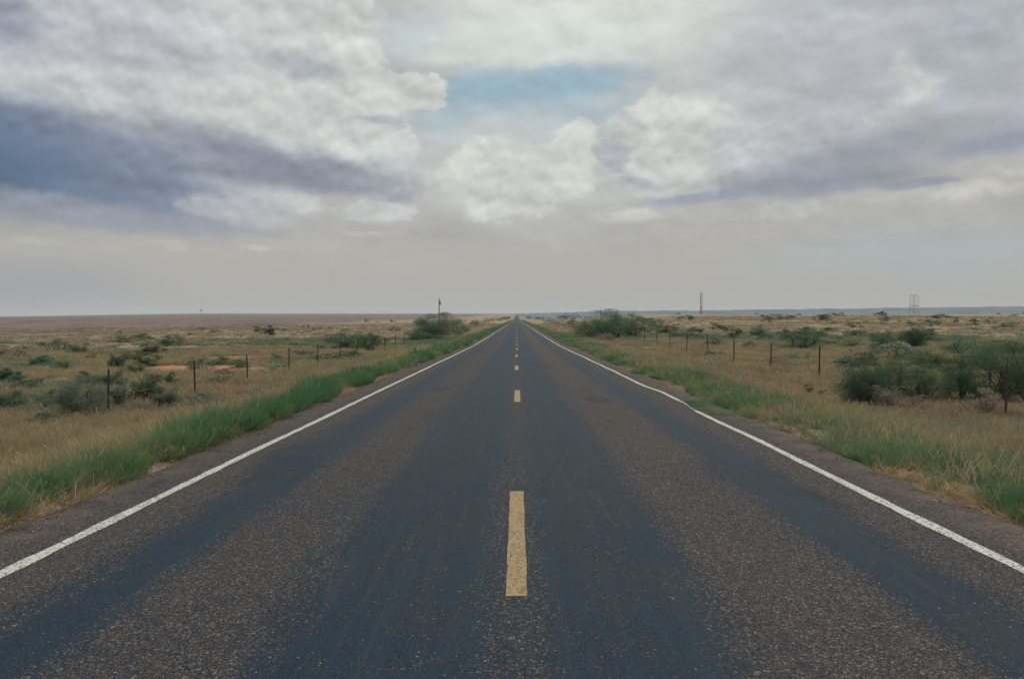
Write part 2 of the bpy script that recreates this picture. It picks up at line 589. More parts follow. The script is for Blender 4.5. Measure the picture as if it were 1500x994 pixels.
def mat_road():
    m, t, out = material('worn_sealed_asphalt')
    P = t.add('ShaderNodeNewGeometry').outputs['Position']
    P = t.vmath('MULTIPLY', P, (1, 1, 0))
    x, y, z = t.xyz(P)
    st = t.vmath('MULTIPLY', P, (1.0, 0.10, 1.0))            # long streaks along the road
    s1 = t.noise(st, 1.3, 5, 0.6)
    s2 = t.noise(st, 6.0, 5, 0.65)
    s3 = t.noise(t.vmath('MULTIPLY', P, (1, .35, 1)), 0.55, 5, 0.6)
    wob = t.math('ADD', t.math('MULTIPLY', t.math('SUBTRACT', s1, 0.5), 0.62), t.math('MULTIPLY', t.math('SUBTRACT', s2, 0.5), 0.30))
    ax0 = t.math('ABSOLUTE', x)
    ax = t.math('ADD', ax0, wob)
    # how much bare stone shows: between the wheel tracks, along the outer edge and on the centre line
    inner_ = t.rng(x, -0.5, 0.5, 1.12, 0.92)      # the right hand lane is worn wider
    mid = t.math('MULTIPLY', t.rng(t.math('SUBTRACT', ax, inner_), 0.0, 0.50), t.rng(ax, 2.52, 2.06))
    mid = t.math('MULTIPLY', mid, t.rng(x, -0.5, 0.5, 0.72, 1.0))
    outer = t.rng(ax, 2.72, 3.22)
    cen = t.rng(ax, 0.34, 0.05, 0, 0.42)
    bare = t.math('MAXIMUM', t.math('MAXIMUM', mid, outer), cen)
    bare = t.math('MULTIPLY', bare, t.rng(s3, 0.25, 0.55, 0.65, 1.0))
    # ragged wear: the bands break up at the scale of a hand and of a stride
    pt = t.noise(t.vmath('MULTIPLY', P, (1, .5, 1)), 9.0, 5, 0.65)
    pt2 = t.noise(t.vmath('MULTIPLY', P, (1, .25, 1)), 2.2, 4, 0.6)
    bare = t.math('ADD', bare, t.math('MULTIPLY', t.math('SUBTRACT', pt, 0.5), 0.75))
    bare = t.math('ADD', bare, t.math('MULTIPLY', t.math('SUBTRACT', pt2, 0.42), 0.55), clamp=True)
    def chips(scale, seed):
        vo = t.add('ShaderNodeTexVoronoi', feature='F1')
        q = t.vmath('MULTIPLY_ADD', t.vmath('SUBTRACT', t.noise(P, scale * 0.6, 2, out='Color'), (0.5, 0.5, 0.5)), (0.010, 0.010, 0), P)
        t.put(vo.inputs['Vector'], t.vmath('ADD', q, (seed, seed * .7, 0)))
        vo.inputs['Scale'].default_value = scale
        r_ = t.xyz(vo.outputs['Color'])
        return vo.outputs['Distance'], r_[0], r_[1], r_[2]
    dist, r1, r2, r3 = chips(70, 0)
    dist2, q1, q2, q3 = chips(118, 3.3)
    STONES = [(0, (0.028, 0.027, 0.030)), (0.35, (0.056, 0.046, 0.043)), (0.7, (0.092, 0.074, 0.065)), (0.92, (0.135, 0.117, 0.104)), (1, (0.22, 0.21, 0.19))]
    stone = t.ramp(r1, STONES)
    stone2 = t.ramp(q1, STONES)
    tar = t.mix(t.rng(s2, 0.35, 0.65), (0.0022, 0.0100, 0.0205), (0.0050, 0.0165, 0.0295))
    tar = t.mix(t.rng(t.noise(P, 1.1, 5, 0.6), 0.42, 0.62, 0, 0.6), tar, (0.0105, 0.0175, 0.0255))
    s4 = t.noise(t.vmath('MULTIPLY', P, (1.0, 0.035, 1.0)), 9.0, 6, 0.7)
    tar = t.mix(t.rng(s4, 0.50, 0.66, 0, 0.75), tar, (0.019, 0.028, 0.038))
    tar = t.mix(t.rng(s4, 0.46, 0.34, 0, 0.6), tar, (0.002, 0.007, 0.014))
    grain = t.noise(P, 120, 3, 0.6)
    tar = t.mix(t.rng(grain, 0.42, 0.62), tar, (0.011, 0.024, 0.037))
    # a stone shows when its own random number is below the local bareness
    thr = t.rng(bare, 0, 1, 0.02, 0.86, smooth=False)
    show = t.rng(t.math('SUBTRACT', thr, r2), -0.02, 0.10)
    show2 = t.rng(t.math('SUBTRACT', thr, q2), -0.05, 0.15)
    f1 = t.math('MULTIPLY', show, t.rng(dist, 0.68, 0.40))
    f2 = t.math('MULTIPLY', show2, t.rng(dist2, 0.70, 0.40, 0, 0.8))
    f = t.math('MAXIMUM', f1, f2)
    gap = t.mix(bare, tar, (0.014, 0.017, 0.021))
    # half-buried chips, coated with binder, inside the tracks
    coat = t.math('MULTIPLY', t.rng(dist, 0.6, 0.35), t.rng(q3, 0.25, 0.85, 0, 0.9))
    gap = t.mix(coat, gap, (0.024, 0.036, 0.048))
    c = t.mix(f2, gap, stone2)
    c = t.mix(f1, c, stone)
    # dark patches of bleeding tar
    bl = t.noise(t.vmath('MULTIPLY', P, (1, .22, 1)), 0.8, 4, 0.55)
    c = t.mix(t.math('MULTIPLY', t.rng(bl, 0.56, 0.70), 0.45), c, tar)
    # dusty shoulder beyond the line
    dust = t.math('MULTIPLY', t.rng(ax0, 3.6, 4.1), t.rng(t.noise(P, 2.5, 5), 0.3, 0.65, 0.0, 0.5))
    c = t.mix(dust, c, (0.15, 0.115, 0.092))
    b = t.add('ShaderNodeBsdfPrincipled')
    t.put(b.inputs['Base Color'], c)
    t.put(b.inputs['Roughness'], t.mix(bare, (0.70,) * 3, (0.9,) * 3))
    b.inputs['Specular IOR Level'].default_value = 0.11
    hgt = t.math('ADD', t.math('MULTIPLY', t.math('MULTIPLY', f, t.rng(dist, 0.6, 0.0)), 1.0), t.math('MULTIPLY', grain, 0.35))
    bump = t.add('ShaderNodeBump')
    bump.inputs['Strength'].default_value = 0.9
    bump.inputs['Distance'].default_value = 0.008
    t.put(bump.inputs['Height'], hgt)
    t.put(b.inputs['Normal'], bump.outputs[0])
    t.l.new(b.outputs[0], out.inputs[0])
    return m


def loose_gravel():
    m, t, out = material('loose_road_chips')
    rnd = t.add('ShaderNodeObjectInfo').outputs['Random']
    c = t.ramp(rnd, [(0, (0.12, 0.10, 0.09)), (0.5, (0.20, 0.165, 0.14)), (0.85, (0.30, 0.24, 0.18)), (1, (0.38, 0.35, 0.30))])
    b = t.add('ShaderNodeBsdfDiffuse'); t.put(b.inputs[0], c); t.l.new(b.outputs[0], out.inputs[0])
    obs = []
    for k in range(4):
        r = np.random.default_rng(500 + k)
        v = np.array([(-1, 0, 0), (1, 0, 0), (0, -1, 0), (0, 1, 0), (0, 0, -.7), (0, 0, .7)]) * r.uniform(.6, 1.2, (6, 3)) * 0.5
        f = [(0, 2, 5), (2, 1, 5), (1, 3, 5), (3, 0, 5), (2, 0, 4), (1, 2, 4), (3, 1, 4), (0, 3, 4)]
        obs.append(bpy.data.objects.new('chip', mesh_from('chip', v, f, [m])))
    coll = collection_of('chips', obs)
    n = 16000
    y = 3.0 + 37 * rng.uniform(0, 1, n) ** 1.6
    side = np.where(rng.uniform(0, 1, n) < .5, -1, 1)
    ax = 4.18 + rng.normal(0, 0.20, n) + 0.1
    k = (ax > 3.65) & (ax < 5.0)
    y, ax, side = y[k], ax[k], side[k]
    x = ax * side
    z = np.where(ax < 4.1, zroad(y) + crown(ax), ground_z(x, y) + 0.004)
    s_ = rng.gamma(3.0, 0.003, len(x)) + 0.006
    scatter('gravel', np.stack([x, y, z + s_ * .2], 1), np.stack([s_, s_ * rng.uniform(.7, 1.2, len(x)), s_ * .8], 1), coll, 4,
            'loose stone chips scattered along the crumbling pavement edges', 'gravel', tilt=0.8)


def mat_paint(name, rgb, worn, amount):
    m, t, out = material(name)
    P = t.add('ShaderNodeNewGeometry').outputs['Position']
    P = t.vmath('MULTIPLY', P, (1, 1, 0))
    vo = t.add('ShaderNodeTexVoronoi', feature='F1')
    t.put(vo.inputs['Vector'], P)
    vo.inputs['Scale'].default_value = 62
    r1, r2, r3 = t.xyz(vo.outputs['Color'])
    n = t.noise(P, 5, 4, 0.6)
    k = t.math('ADD', t.math('MULTIPLY', t.math('SUBTRACT', n, 0.5), 0.9), t.math('SUBTRACT', amount, 0.5))
    k = t.math('ADD', k, 0.5)
    w = t.rng(t.math('SUBTRACT', k, r2), -0.03, 0.06)
    gap = t.rng(vo.outputs['Distance'], 0.52, 0.72, 0.0, 0.55)
    c = t.mix(t.math('MAXIMUM', w, gap), t.mix(t.rng(t.noise(P, 30, 4), 0.3, 0.7), rgb, tuple(v * 0.78 for v in rgb)), worn)
    b = t.add('ShaderNodeBsdfPrincipled')
    t.put(b.inputs['Base Color'], c)
    b.inputs['Roughness'].default_value = 0.8
    bump = t.add('ShaderNodeBump')
    bump.inputs['Strength'].default_value = 0.5
    bump.inputs['Distance'].default_value = 0.004
    t.put(bump.inputs['Height'], t.rng(vo.outputs['Distance'], 0.7, 0.0))
    t.put(b.inputs['Normal'], bump.outputs[0])
    t.l.new(b.outputs[0], out.inputs[0])
    return m


def strip_mesh(name, ys, xl, xr, lift, mat, thick=0.0):
    """a strip following the road surface, several columns across"""
    K = 3
    v = []; f = []
    for j, y in enumerate(ys):
        zr = float(zroad(y))
        for k in range(K):
            x = xl[j] + (xr[j] - xl[j]) * k / (K - 1)
            v.append((x, y, zr + float(crown(x)) + lift))
    for j in range(len(ys) - 1):
        for k in range(K - 1):
            a = j * K + k
            f.append((a, a + 1, a + 1 + K, a + K))
    return mesh_from(name, v, f, [mat])


def build_road():
    ys = [-60.0]
    while ys[-1] < 3200: ys.append(ys[-1] + max(0.12, abs(ys[-1]) * 0.015))
    ys = np.array([-400, -200, -110] + ys)
    cols = []
    wl = -(EDGE + edge_wobble(ys, -1)); wr = EDGE + edge_wobble(ys, 1)
    fr = [-3.7, -3.0, -2.2, -1.4, -0.7, 0, 0.7, 1.4, 2.2, 3.0, 3.7]
    zr = zroad(ys)
    xs = [wl - 0.03, wl] + [np.full_like(ys, q) for q in fr] + [wr, wr + 0.03]
    n = len(xs)
    V = np.zeros((len(ys), n, 3))
    for k, xx in enumerate(xs):
        V[:, k, 0] = xx; V[:, k, 1] = ys
        V[:, k, 2] = zr + crown(xx)
    V[:, 0, 2] -= 0.10; V[:, -1, 2] -= 0.10
    i = (np.arange(n - 1)[None, :] + n * np.arange(len(ys) - 1)[:, None]).ravel()
    f = np.stack([i, i + 1, i + 1 + n, i + n], 1)
    road = link('road', mesh_from('road', V.reshape(-1, 3), f, [mat_road()], smooth=False))
    tag(road, kind='structure')
    white = mat_paint('worn_white_paint', (0.45, 0.45, 0.40), (0.09, 0.085, 0.08), 0.20)
    yellow = mat_paint('worn_yellow_paint', (0.29, 0.195, 0.075), (0.10, 0.078, 0.05), 0.26)
    for side in (-1, 1):
        yy = [-30.0]
        while yy[-1] < 1500: yy.append(yy[-1] + max(0.12, abs(yy[-1]) * 0.012))
        yy = np.array(yy)
        cx = line_x(yy, side)
        hw = 0.054 + 0.020 * (vnoise(yy, yy * 0 + side, 0.35, 31) - .5) + 0.014 * (vnoise(yy, yy * 0 + side, 3, 32) - .5)
        if side > 0:   # eaten away where weeds grow over the line
            hw = hw * (1 - 0.75 * (sstep(15.2, 15.7, yy) - sstep(16.8, 17.3, yy)))
        me = strip_mesh('edge_line', yy, cx - hw, cx + hw, 0.004, white)
        o = link('edge_line', me, road)
    y0 = 4.83
    for k in range(-3, 60):
        a = y0 + k * 12.19; b = a + 3.05
        yy = np.linspace(a, b, 40)
        w = 0.066
        jl = 0.010 * (vnoise(yy, yy * 0 + 5, 0.15, 41) - .5); jr = 0.010 * (vnoise(yy, yy * 0 + 9, 0.25, 42) - .5)
        ta = 0.0
        xc = 0.0 + 0.015 * math.sin(k * 1.7)
        me = strip_mesh('center_dash', yy, xc - w + jl, xc + w + jr, 0.004, yellow)
        link('center_dash', me, road)
    return road


build_road()


# ------------------------------------------------------------------ distant blue mesa along the right skyline
def build_hills():
    m, t, out = material('haze_tinted_brush')
    P = t.add('ShaderNodeNewGeometry').outputs['Position']
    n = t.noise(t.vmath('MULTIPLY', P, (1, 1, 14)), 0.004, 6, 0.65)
    c = t.mix(t.rng(n, 0.42, 0.60), (0.030, 0.052, 0.070), (0.085, 0.092, 0.098))  # mottled brush, with the blue of distance haze put into both colours
    b = t.add('ShaderNodeBsdfDiffuse')
    t.put(b.inputs[0], c)
    t.l.new(b.outputs[0], out.inputs[0])
    azs = np.radians(np.arange(-14, 75, 0.12))
    top_px = np.interp(np.degrees(azs), [-14, -6, -1, 2, 7, 16, 25, 33, 50, 75], [2.5, 3.6, 4.0, 5.6, 8.6, 10.2, 12.2, 13.6, 13.0, 10.0])
    rows = [(5200, 0.0), (5280, 0.25), (5500, 0.45), (5650, 0.80), (5800, 0.96), (6200, 1.0), (8200, 1.02)]
    V = []
    for r, h in rows:
        rr = r + 260 * (vnoise(azs * 100, azs * 0 + r * .001, 4.0, 51) - .5)
        hh = top_px / 1167 * 5600 * (1 + 0.10 * (fbm(azs * 100, azs * 0, 3.0, 52, 4) - .5))
        z = -22 + (hh + 22) * h + 7 * (vnoise(azs * 100, azs * 0 + r, 0.35, 53) - .5) * (0.2 < h)
        V.append(np.stack([rr * np.sin(azs), rr * np.cos(azs), z], 1))
    V = np.stack(V)
    nr, nc = V.shape[:2]
    i = (np.arange(nc - 1)[None, :] + nc * np.arange(nr - 1)[:, None]).ravel()
    f = np.stack([i, i + 1, i + 1 + nc, i + nc], 1)
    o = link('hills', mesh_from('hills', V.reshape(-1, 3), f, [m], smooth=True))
    tag(o, kind='structure')


build_hills()


# ------------------------------------------------------------------ plant materials
def mat_blade(name, stops_root, stops_tip, hue_noise=None, transl=0.25, mixc=None):
    """t = height along blade; per-instance tint; slow colour change over the field"""
    m, t, out = material(name)
    at = t.add('ShaderNodeAttribute'); at.attribute_name = 'along'
    rnd = t.add('ShaderNodeObjectInfo').outputs['Random']
    P = t.add('ShaderNodeNewGeometry').outputs['Position']
    n = t.noise(P, 0.28, 4, 0.6)
    n2 = t.noise(P, 0.06, 4, 0.6)
    k = t.math('MULTIPLY_ADD', rnd, 0.80, -1.52)
    k = t.math('ADD', k, t.math('MULTIPLY', n, 1.7))
    k = t.math('ADD', k, t.math('MULTIPLY', n2, 1.3))
    root = t.ramp(k, stops_root)
    tip = t.ramp(k, stops_tip)
    c = t.mix(t.rng(at.outputs['Fac'], 0.0, 0.8), root, tip)
    d = t.add('ShaderNodeBsdfDiffuse'); t.put(d.inputs[0], c)
    tr = t.add('ShaderNodeBsdfTranslucent'); t.put(tr.inputs[0], c)
    mx = t.add('ShaderNodeMixShader'); mx.inputs[0].default_value = transl
    t.l.new(d.outputs[0], mx.inputs[1]); t.l.new(tr.outputs[0], mx.inputs[2])
    t.l.new(mx.outputs[0], out.inputs[0])
    return m


M_GREEN = mat_blade('verge_grass_blades',
                    [(0.1, (0.075, 0.100, 0.055)), (0.6, (0.14, 0.125, 0.075)), (0.9, (0.22, 0.17, 0.11))],
                    [(0.0, (0.060, 0.165, 0.080)), (0.35, (0.095, 0.215, 0.100)), (0.60, (0.175, 0.255, 0.120)), (0.85, (0.300, 0.300, 0.160)), (1, (0.400, 0.340, 0.20))], transl=0.4)
M_TAN = mat_blade('dry_grass_blades',
                  [(0.1, (0.17, 0.120, 0.090)), (0.9, (0.19, 0.16, 0.11))],
                  [(0.0, (0.235, 0.165, 0.130)), (0.25, (0.345, 0.245, 0.155)), (0.45, (0.460, 0.350, 0.190)), (0.62, (0.370, 0.320, 0.180)), (0.8, (0.25, 0.255, 0.150)), (1, (0.16, 0.20, 0.12))], transl=0.4)
M_WEED = mat_blade('green_weed_leaves',
                   [(0.1, (0.070, 0.095, 0.065)), (0.9, (0.10, 0.115, 0.07))],
                   [(0.0, (0.100, 0.170, 0.110)), (0.5, (0.150, 0.210, 0.130)), (1, (0.24, 0.26, 0.15))], transl=0.4)
M_OLIVE = mat_blade('weed_blades',
                    [(0.1, (0.095, 0.105, 0.065)), (0.9, (0.14, 0.13, 0.08))],
                    [(0.0, (0.115, 0.160, 0.092)), (0.5, (0.200, 0.225, 0.135)), (1, (0.35, 0.315, 0.19))], transl=0.4)
M_STRAW = mat_blade('dead_straw',
                    [(0.1, (0.26, 0.17, 0.10)), (0.9, (0.32, 0.23, 0.13))],
                    [(0.0, (0.42, 0.28, 0.16)), (0.6, (0.52, 0.38, 0.22)), (1, (0.34, 0.24, 0.17))], transl=0.3)


def tuft(name, n, h, w, spread, lean, mat, seg=3, heads=0.0, droop=0.3, seed=0, headw=2.2):
    r = np.random.default_rng(seed)
    V = []; F = []; A = []
    for b in range(n):
        a = r.uniform(0, 2 * math.pi)
        rad = spread * math.sqrt(r.uniform())
        bx, by = rad * math.cos(a), rad * math.sin(a)
        a2 = a + r.normal(0, 0.9)
        ln = h * r.uniform(0.45, 1.1)
        le = lean * r.uniform(0.2, 1.4)
        dr = droop * r.uniform(0.2, 1.5)
        ph = r.uniform(0, math.pi)
        wx, wy = math.cos(ph), math.sin(ph)
        base = len(V)
        head = r.uniform() < heads
        for s in range(seg + 1):
            q = s / seg
            out_ = (le * q + dr * q * q * 0.6) * ln
            z = ln * (q - 0.35 * dr * q * q)
            px, py = bx + math.cos(a2) * out_, by + math.sin(a2) * out_
            ww = w * (1 - 0.75 * q) * 0.5
            if head and q > 0.7: ww = w * headw * 0.5
            if s == seg and not head: ww = w * 0.12
            V.append((px - wx * ww, py - wy * ww, z - 0.02)); V.append((px + wx * ww, py + wy * ww, z - 0.02))
            A += [q, q]
        for s in range(seg):
            i = base + 2 * s
            F.append((i, i + 1, i + 3, i + 2))
    me = mesh_from(name, V, np.array(F), [mat], attrs={'along': A})
    return bpy.data.objects.new(name, me)


def collection_of(name, objs):
    c = bpy.data.collections.new(name)
    for o in objs: c.objects.link(o)
    return c


def scatter(name, pts, scl, coll, nvar, label, cat, tilt=0.12, nrot=None):
    n = len(pts)
    me = bpy.data.meshes.new(name)
    me.vertices.add(n)
    me.vertices.foreach_set('co', np.asarray(pts, dtype=np.float32).ravel())
    rot = np.stack([rng.normal(0, tilt, n), rng.normal(0, tilt, n), rng.uniform(0, 2 * math.pi, n)], 1).astype(np.float32)
    a = me.attributes.new('rot', 'FLOAT_VECTOR', 'POINT'); a.data.foreach_set('vector', rot.ravel())
    a = me.attributes.new('scl', 'FLOAT_VECTOR', 'POINT'); a.data.foreach_set('vector', np.asarray(scl, dtype=np.float32).ravel())
    a = me.attributes.new('idx', 'INT', 'POINT'); a.data.foreach_set('value', rng.integers(0, nvar, n).astype(np.int32))
    o = link(name, me)
    ng = bpy.data.node_groups.new(name + '_scatter', 'GeometryNodeTree')
    ng.interface.new_socket('Geometry', in_out='INPUT', socket_type='NodeSocketGeometry')
    ng.interface.new_socket('Geometry', in_out='OUTPUT', socket_type='NodeSocketGeometry')
    N, Lk = ng.nodes, ng.links
    gi = N.new('NodeGroupInput'); go = N.new('NodeGroupOutput')
    ip = N.new('GeometryNodeInstanceOnPoints')
    ci = N.new('GeometryNodeCollectionInfo')
    ci.inputs[0].default_value = coll
    ci.inputs[1].default_value = True
    ci.inputs[2].default_value = True

    def named(nm, ty):
        q = N.new('GeometryNodeInputNamedAttribute'); q.data_type = ty
        q.inputs[0].default_value = nm
        return q.outputs[0]
    Lk.new(gi.outputs[0], ip.inputs['Points'])
    Lk.new(ci.outputs[0], ip.inputs['Instance'])
    ip.inputs['Pick Instance'].default_value = True
    Lk.new(named('idx', 'INT'), ip.inputs['Instance Index'])
    e2r = N.new('FunctionNodeEulerToRotation')
    Lk.new(named('rot', 'FLOAT_VECTOR'), e2r.inputs[0])
    Lk.new(e2r.outputs[0], ip.inputs['Rotation'])
    Lk.new(named('scl', 'FLOAT_VECTOR'), ip.inputs['Scale'])
    Lk.new(ip.outputs[0], go.inputs[0])
    mod = o.modifiers.new('scatter', 'NODES'); mod.node_group = ng
    tag(o, label, cat, kind='stuff')
    return o


def field(n, d0, d1, power=1.0, amin=-40, amax=40):
    """random ground points in a widened wedge in front, uniform in area when power = 2"""
    u = rng.uniform(0, 1, n)
    d = (d0 ** power + u * (d1 ** power - d0 ** power)) ** (1 / power)
    a = np.radians(rng.uniform(amin, amax, n))
    return d * np.sin(a), d * np.cos(a)


def place(x, y): return np.stack([x, y, ground_z(x, y)], 1)


RED = ((-16.2, 44.5, 4.2, 3.4), (-19.5, 47, 3, 3), (-21, 60, 3, 3), (-24, 30, 2.6, 2.2))


def off_red(x, y):
    k = np.ones(len(x), dtype=bool)
    for cx, cy, rx, ry in RED:
        k &= ((x - cx) / rx) ** 2 + ((y - cy) / ry) ** 2 + (vnoise(x, y, 1.1, 77) - .5) > 0.9
    return k


def build_grass():
    # ---- dry prairie grass
    near = collection_of('dry_tufts_near', [tuft('dry_tuft', 60, 0.25, 0.0045, 0.17, 0.55, M_TAN, 3, 0.15, 0.5, 100 + k, 1.7) for k in range(4)]
                         + [tuft('dry_tuft', 50, 0.17, 0.006, 0.20, 0.9, M_OLIVE, 3, 0.05, 0.6, 120 + k) for k in range(2)])
    mid = collection_of('dry_tufts_mid', [tuft('dry_tuft', 36, 0.24, 0.011, 0.30, 0.6, M_TAN, 2, 0.1, 0.5, 140 + k, 1.4) for k in range(4)]
                        + [tuft('dry_tuft', 30, 0.20, 0.014, 0.32, 0.9, M_OLIVE, 2, 0.1, 0.5, 160 + k, 1.4) for k in range(1)])
    far = collection_of('dry_tufts_far', [tuft('dry_tuft', 26, 0.22, 0.04, 0.6, 0.7, M_TAN, 2, 0, 0.4, 180 + k) for k in range(4)]
                        + [tuft('dry_tuft', 26, 0.22, 0.045, 0.6, 0.9, M_OLIVE, 2, 0, 0.4, 190 + k) for k in range(1)])

    def prep(x, y, lo, hmod):
        ax = np.abs(x)
        lim = np.where(x < 0, 4.95, 5.6) + 1.5 * (fbm(x * 0, y, 4, 61) - .5) + 0.3 * rng.normal(0, 1, len(x))
        k = ((ax > lim) | ((ax > 4.5) & (rng.uniform(0, 1, len(x)) < np.where(x < 0, 0.24, 0.12)))) & off_red(x, y)
        dens = fbm(x, y, 6, 62)
        k &= rng.uniform(0, 1, len(x)) < np.clip((dens - 0.22) * 3.2, 0.12, 1)
        x, y = x[k], y[k]
        s = lo * rng.uniform(0.65, 1.35, len(x)) * (0.65 + 0.8 * fbm(x, y, 9, 63))
        sc = np.stack([s, s, s * rng.uniform(0.8, 1.3, len(x))], 1)
        return place(x, y), sc
    x, y = field(26000, 4.5, 26, 1.7)
    p, s = prep(x, y, 1.0, 1)
    scatter('dry_grass', p, s, near, 6, 'dry tan prairie grass growing beside the near fence lines', 'grass')
    x, y = field(80000, 22, 85, 1.6)
    p, s = prep(x, y, 1.0, 1)
    scatter('dry_grass', p, s, mid, 5, 'dry tan grass covering the middle distance of the prairie', 'grass')
    x, y = field(42000, 75, 330, 1.5)
    k = x > -95 + 20 * rng.normal(0, 1, len(x))
    p, s = prep(x[k], y[k], 1.0, 1)
    scatter('dry_grass', p, s, far, 5, 'far dry grass running out towards the horizon', 'grass')

    # ---- green verge
    gn = collection_of('green_tufts_near', [tuft('green_tuft', 60, 0.36, 0.0065, 0.10, 0.40, M_GREEN, 4, 0.03, 0.45, 200 + k) for k in range(5)])
    gf = collection_of('green_tufts_far', [tuft('green_tuft', 34, 0.34, 0.020, 0.22, 0.50, M_GREEN, 2, 0.02, 0.4, 220 + k) for k in range(4)])
    for side, lab in ((-1, 'lush green grass in a thick strip along the left road edge'), (1, 'patchy green grass and weeds along the right road edge')):
        for (d0, d1, n, cl, nm) in ((3.0, 26, 6200, gn, 'near'), (24, 700, 19000, gf, 'far')):
            u = rng.uniform(0, 1, n)
            y = d0 * (d1 / d0) ** u if nm == 'far' else d0 + u * (d1 - d0)
            if side < 0:
                inner = 4.22 + 0.40 * (fbm(y * 0, y, 2.3, 71) - .45) * 2
                outer = inner + 1.05 + 1.0 * (fbm(y * 0 + 4, y, 6, 72) - .5) * 2
                bell = rng.beta(1.3, 1.6, n)
            else:
                inner = 4.22 + 0.34 * (fbm(y * 0 + 9, y, 2.8, 73) - .40) * 2
                outer = inner + 2.3 + 1.2 * (fbm(y * 0 + 14, y, 6, 74) - .5) * 2
                bell = rng.beta(1.0, 1.7, n)
            x = inner + bell * (outer - inner)
            cl_n = fbm(x * side, y, 0.9 if nm == 'near' else 1.6, 75, 3)
            k = rng.uniform(0, 1, n) < np.clip((cl_n - (0.34 if side < 0 else 0.34)) * 5, 0.14, 1)
            x = x[k] * side; y = y[k]; cl_n = cl_n[k]; bl = bell[k]
            h = (0.15 + 1.30 * cl_n) * rng.uniform(0.5, 1.25, len(x)) * (0.7 + 0.6 * vnoise(x, y, 0.6, 78)) * (0.75 + 0.35 * np.sin(np.pi * np.clip(bl, 0, 1)))
            if side > 0: h *= 0.74
            sc = np.stack([h, h, h * rng.uniform(0.85, 1.25, len(x))], 1)
            scatter('verge_grass', place(x, y), sc, cl, 5 if nm == 'near' else 4, lab if nm == 'near' else lab.replace('along', 'far down along'), 'grass')

    # ---- weeds mixed into the verge and field, with seed stalks
    st = collection_of('seed_stalks', [tuft('seed_stalk', 8, 0.42, 0.0035, 0.14, 0.25, M_TAN, 4, 0.8, 0.25, 240 + k, 2.6) for k in range(4)])
    n = 3400
    y = 3.5 + 55 * rng.uniform(0, 1, n) ** 1.3
    x = np.where(rng.uniform(0, 1, n) < .5, -1, 1) * (4.6 + rng.gamma(1.3, 1.4, n))
    s = rng.uniform(0.6, 1.15, n)
    scatter('seed_grass', place(x, y), np.stack([s, s, s], 1), st, 4, 'thin seeding grass stalks standing above the verges', 'grass')

    # ---- green weeds in patches over both fields, thickest on the left and just off the right verge
    wd = collection_of('weeds', [tuft('weed', 70, 0.20, 0.016, 0.22, 0.8, M_WEED, 2, 0, 0.5, 300 + k) for k in range(3)]
                       + [tuft('weed', 60, 0.15, 0.013, 0.25, 1.0, M_OLIVE, 2, 0, 0.6, 310 + k) for k in range(2)])
    x, y = field(30000, 4.5, 120, 1.15)
    ax = np.abs(x)
    dens = fbm(x, y, 7, 92) + 0.35 * (fbm(x, y, 1.5, 93) - .5)
    dens = dens + np.where(x < 0, 0.07 * sstep(60, 20, y) * (ax > 7), 0.12 * sstep(10, 6, ax))
    k = (ax > 4.9) & off_red(x, y) & (rng.uniform(0, 1, len(x)) < np.clip((dens - 0.47) * 5, 0.02, 1))
    x, y = x[k], y[k]
    sx_ = rng.uniform(0.6, 1.7, len(x)) * (1 + y / 90); sz_ = rng.uniform(0.6, 1.6, len(x)) * (1 + y / 200)
    scatter('weeds', place(x, y), np.stack([sx_, sx_, sz_], 1), wd, 5, 'grey-green weeds growing in patches among the dry grass', 'weeds')

    # ---- dead straw creeping over the pavement edge
    sw = collection_of('straw', [tuft('straw', 34, 0.11, 0.006, 0.13, 1.6, M_STRAW, 2, 0, 0.9, 260 + k) for k in range(4)])
    n = 7000
    y = 3.0 + 80 * rng.uniform(0, 1, n) ** 1.8
    side = np.where(rng.uniform(0, 1, n) < .5, -1, 1)
    x = 4.18 + np.abs(rng.normal(0, 0.20, n)) + 0.2 * fbm(y * 0, y, 1.5, 81)
    k = (fbm(y * 0 + side * 7, y, 1.1, 82) > 0.50) & (rng.uniform(0, 1, n) < 0.6)
    x = (x * side)[k]; y = y[k]
    s = rng.uniform(0.5, 1.2, len(x))
    scatter('dead_straw', place(x, y), np.stack([s, s, s * .8], 1), sw, 4, 'orange dead straw lying along the crumbling pavement edge', 'straw', tilt=0.3)

    # ---- weed clump that has crept onto the right edge line
    wc = collection_of('creeping', [tuft('creeping_weed', 40, 0.10, 0.008, 0.10, 1.5, M_GREEN, 2, 0, 0.9, 280 + k) for k in range(3)])
    n = 90
    y = rng.uniform(14.8, 17.6, n); x = 3.62 + 0.28 * rng.uniform(0, 1, n) ** 1.5 + 0.02 * (y - 15)
    x = np.concatenate([x, rng.uniform(3.9, 4.5, 60)]); y = np.concatenate([y, rng.uniform(13.5, 19, 60)])
    s = rng.uniform(0.5, 1.0, len(x))
    z = zroad(y) + crown(x)
    scatter('creeping_weeds', np.stack([x, y, z], 1), np.stack([s, s, s * .7], 1), wc, 3, 'low weeds creeping over the broken white line on the right', 'weeds', tilt=0.2)


build_grass()
loose_gravel()


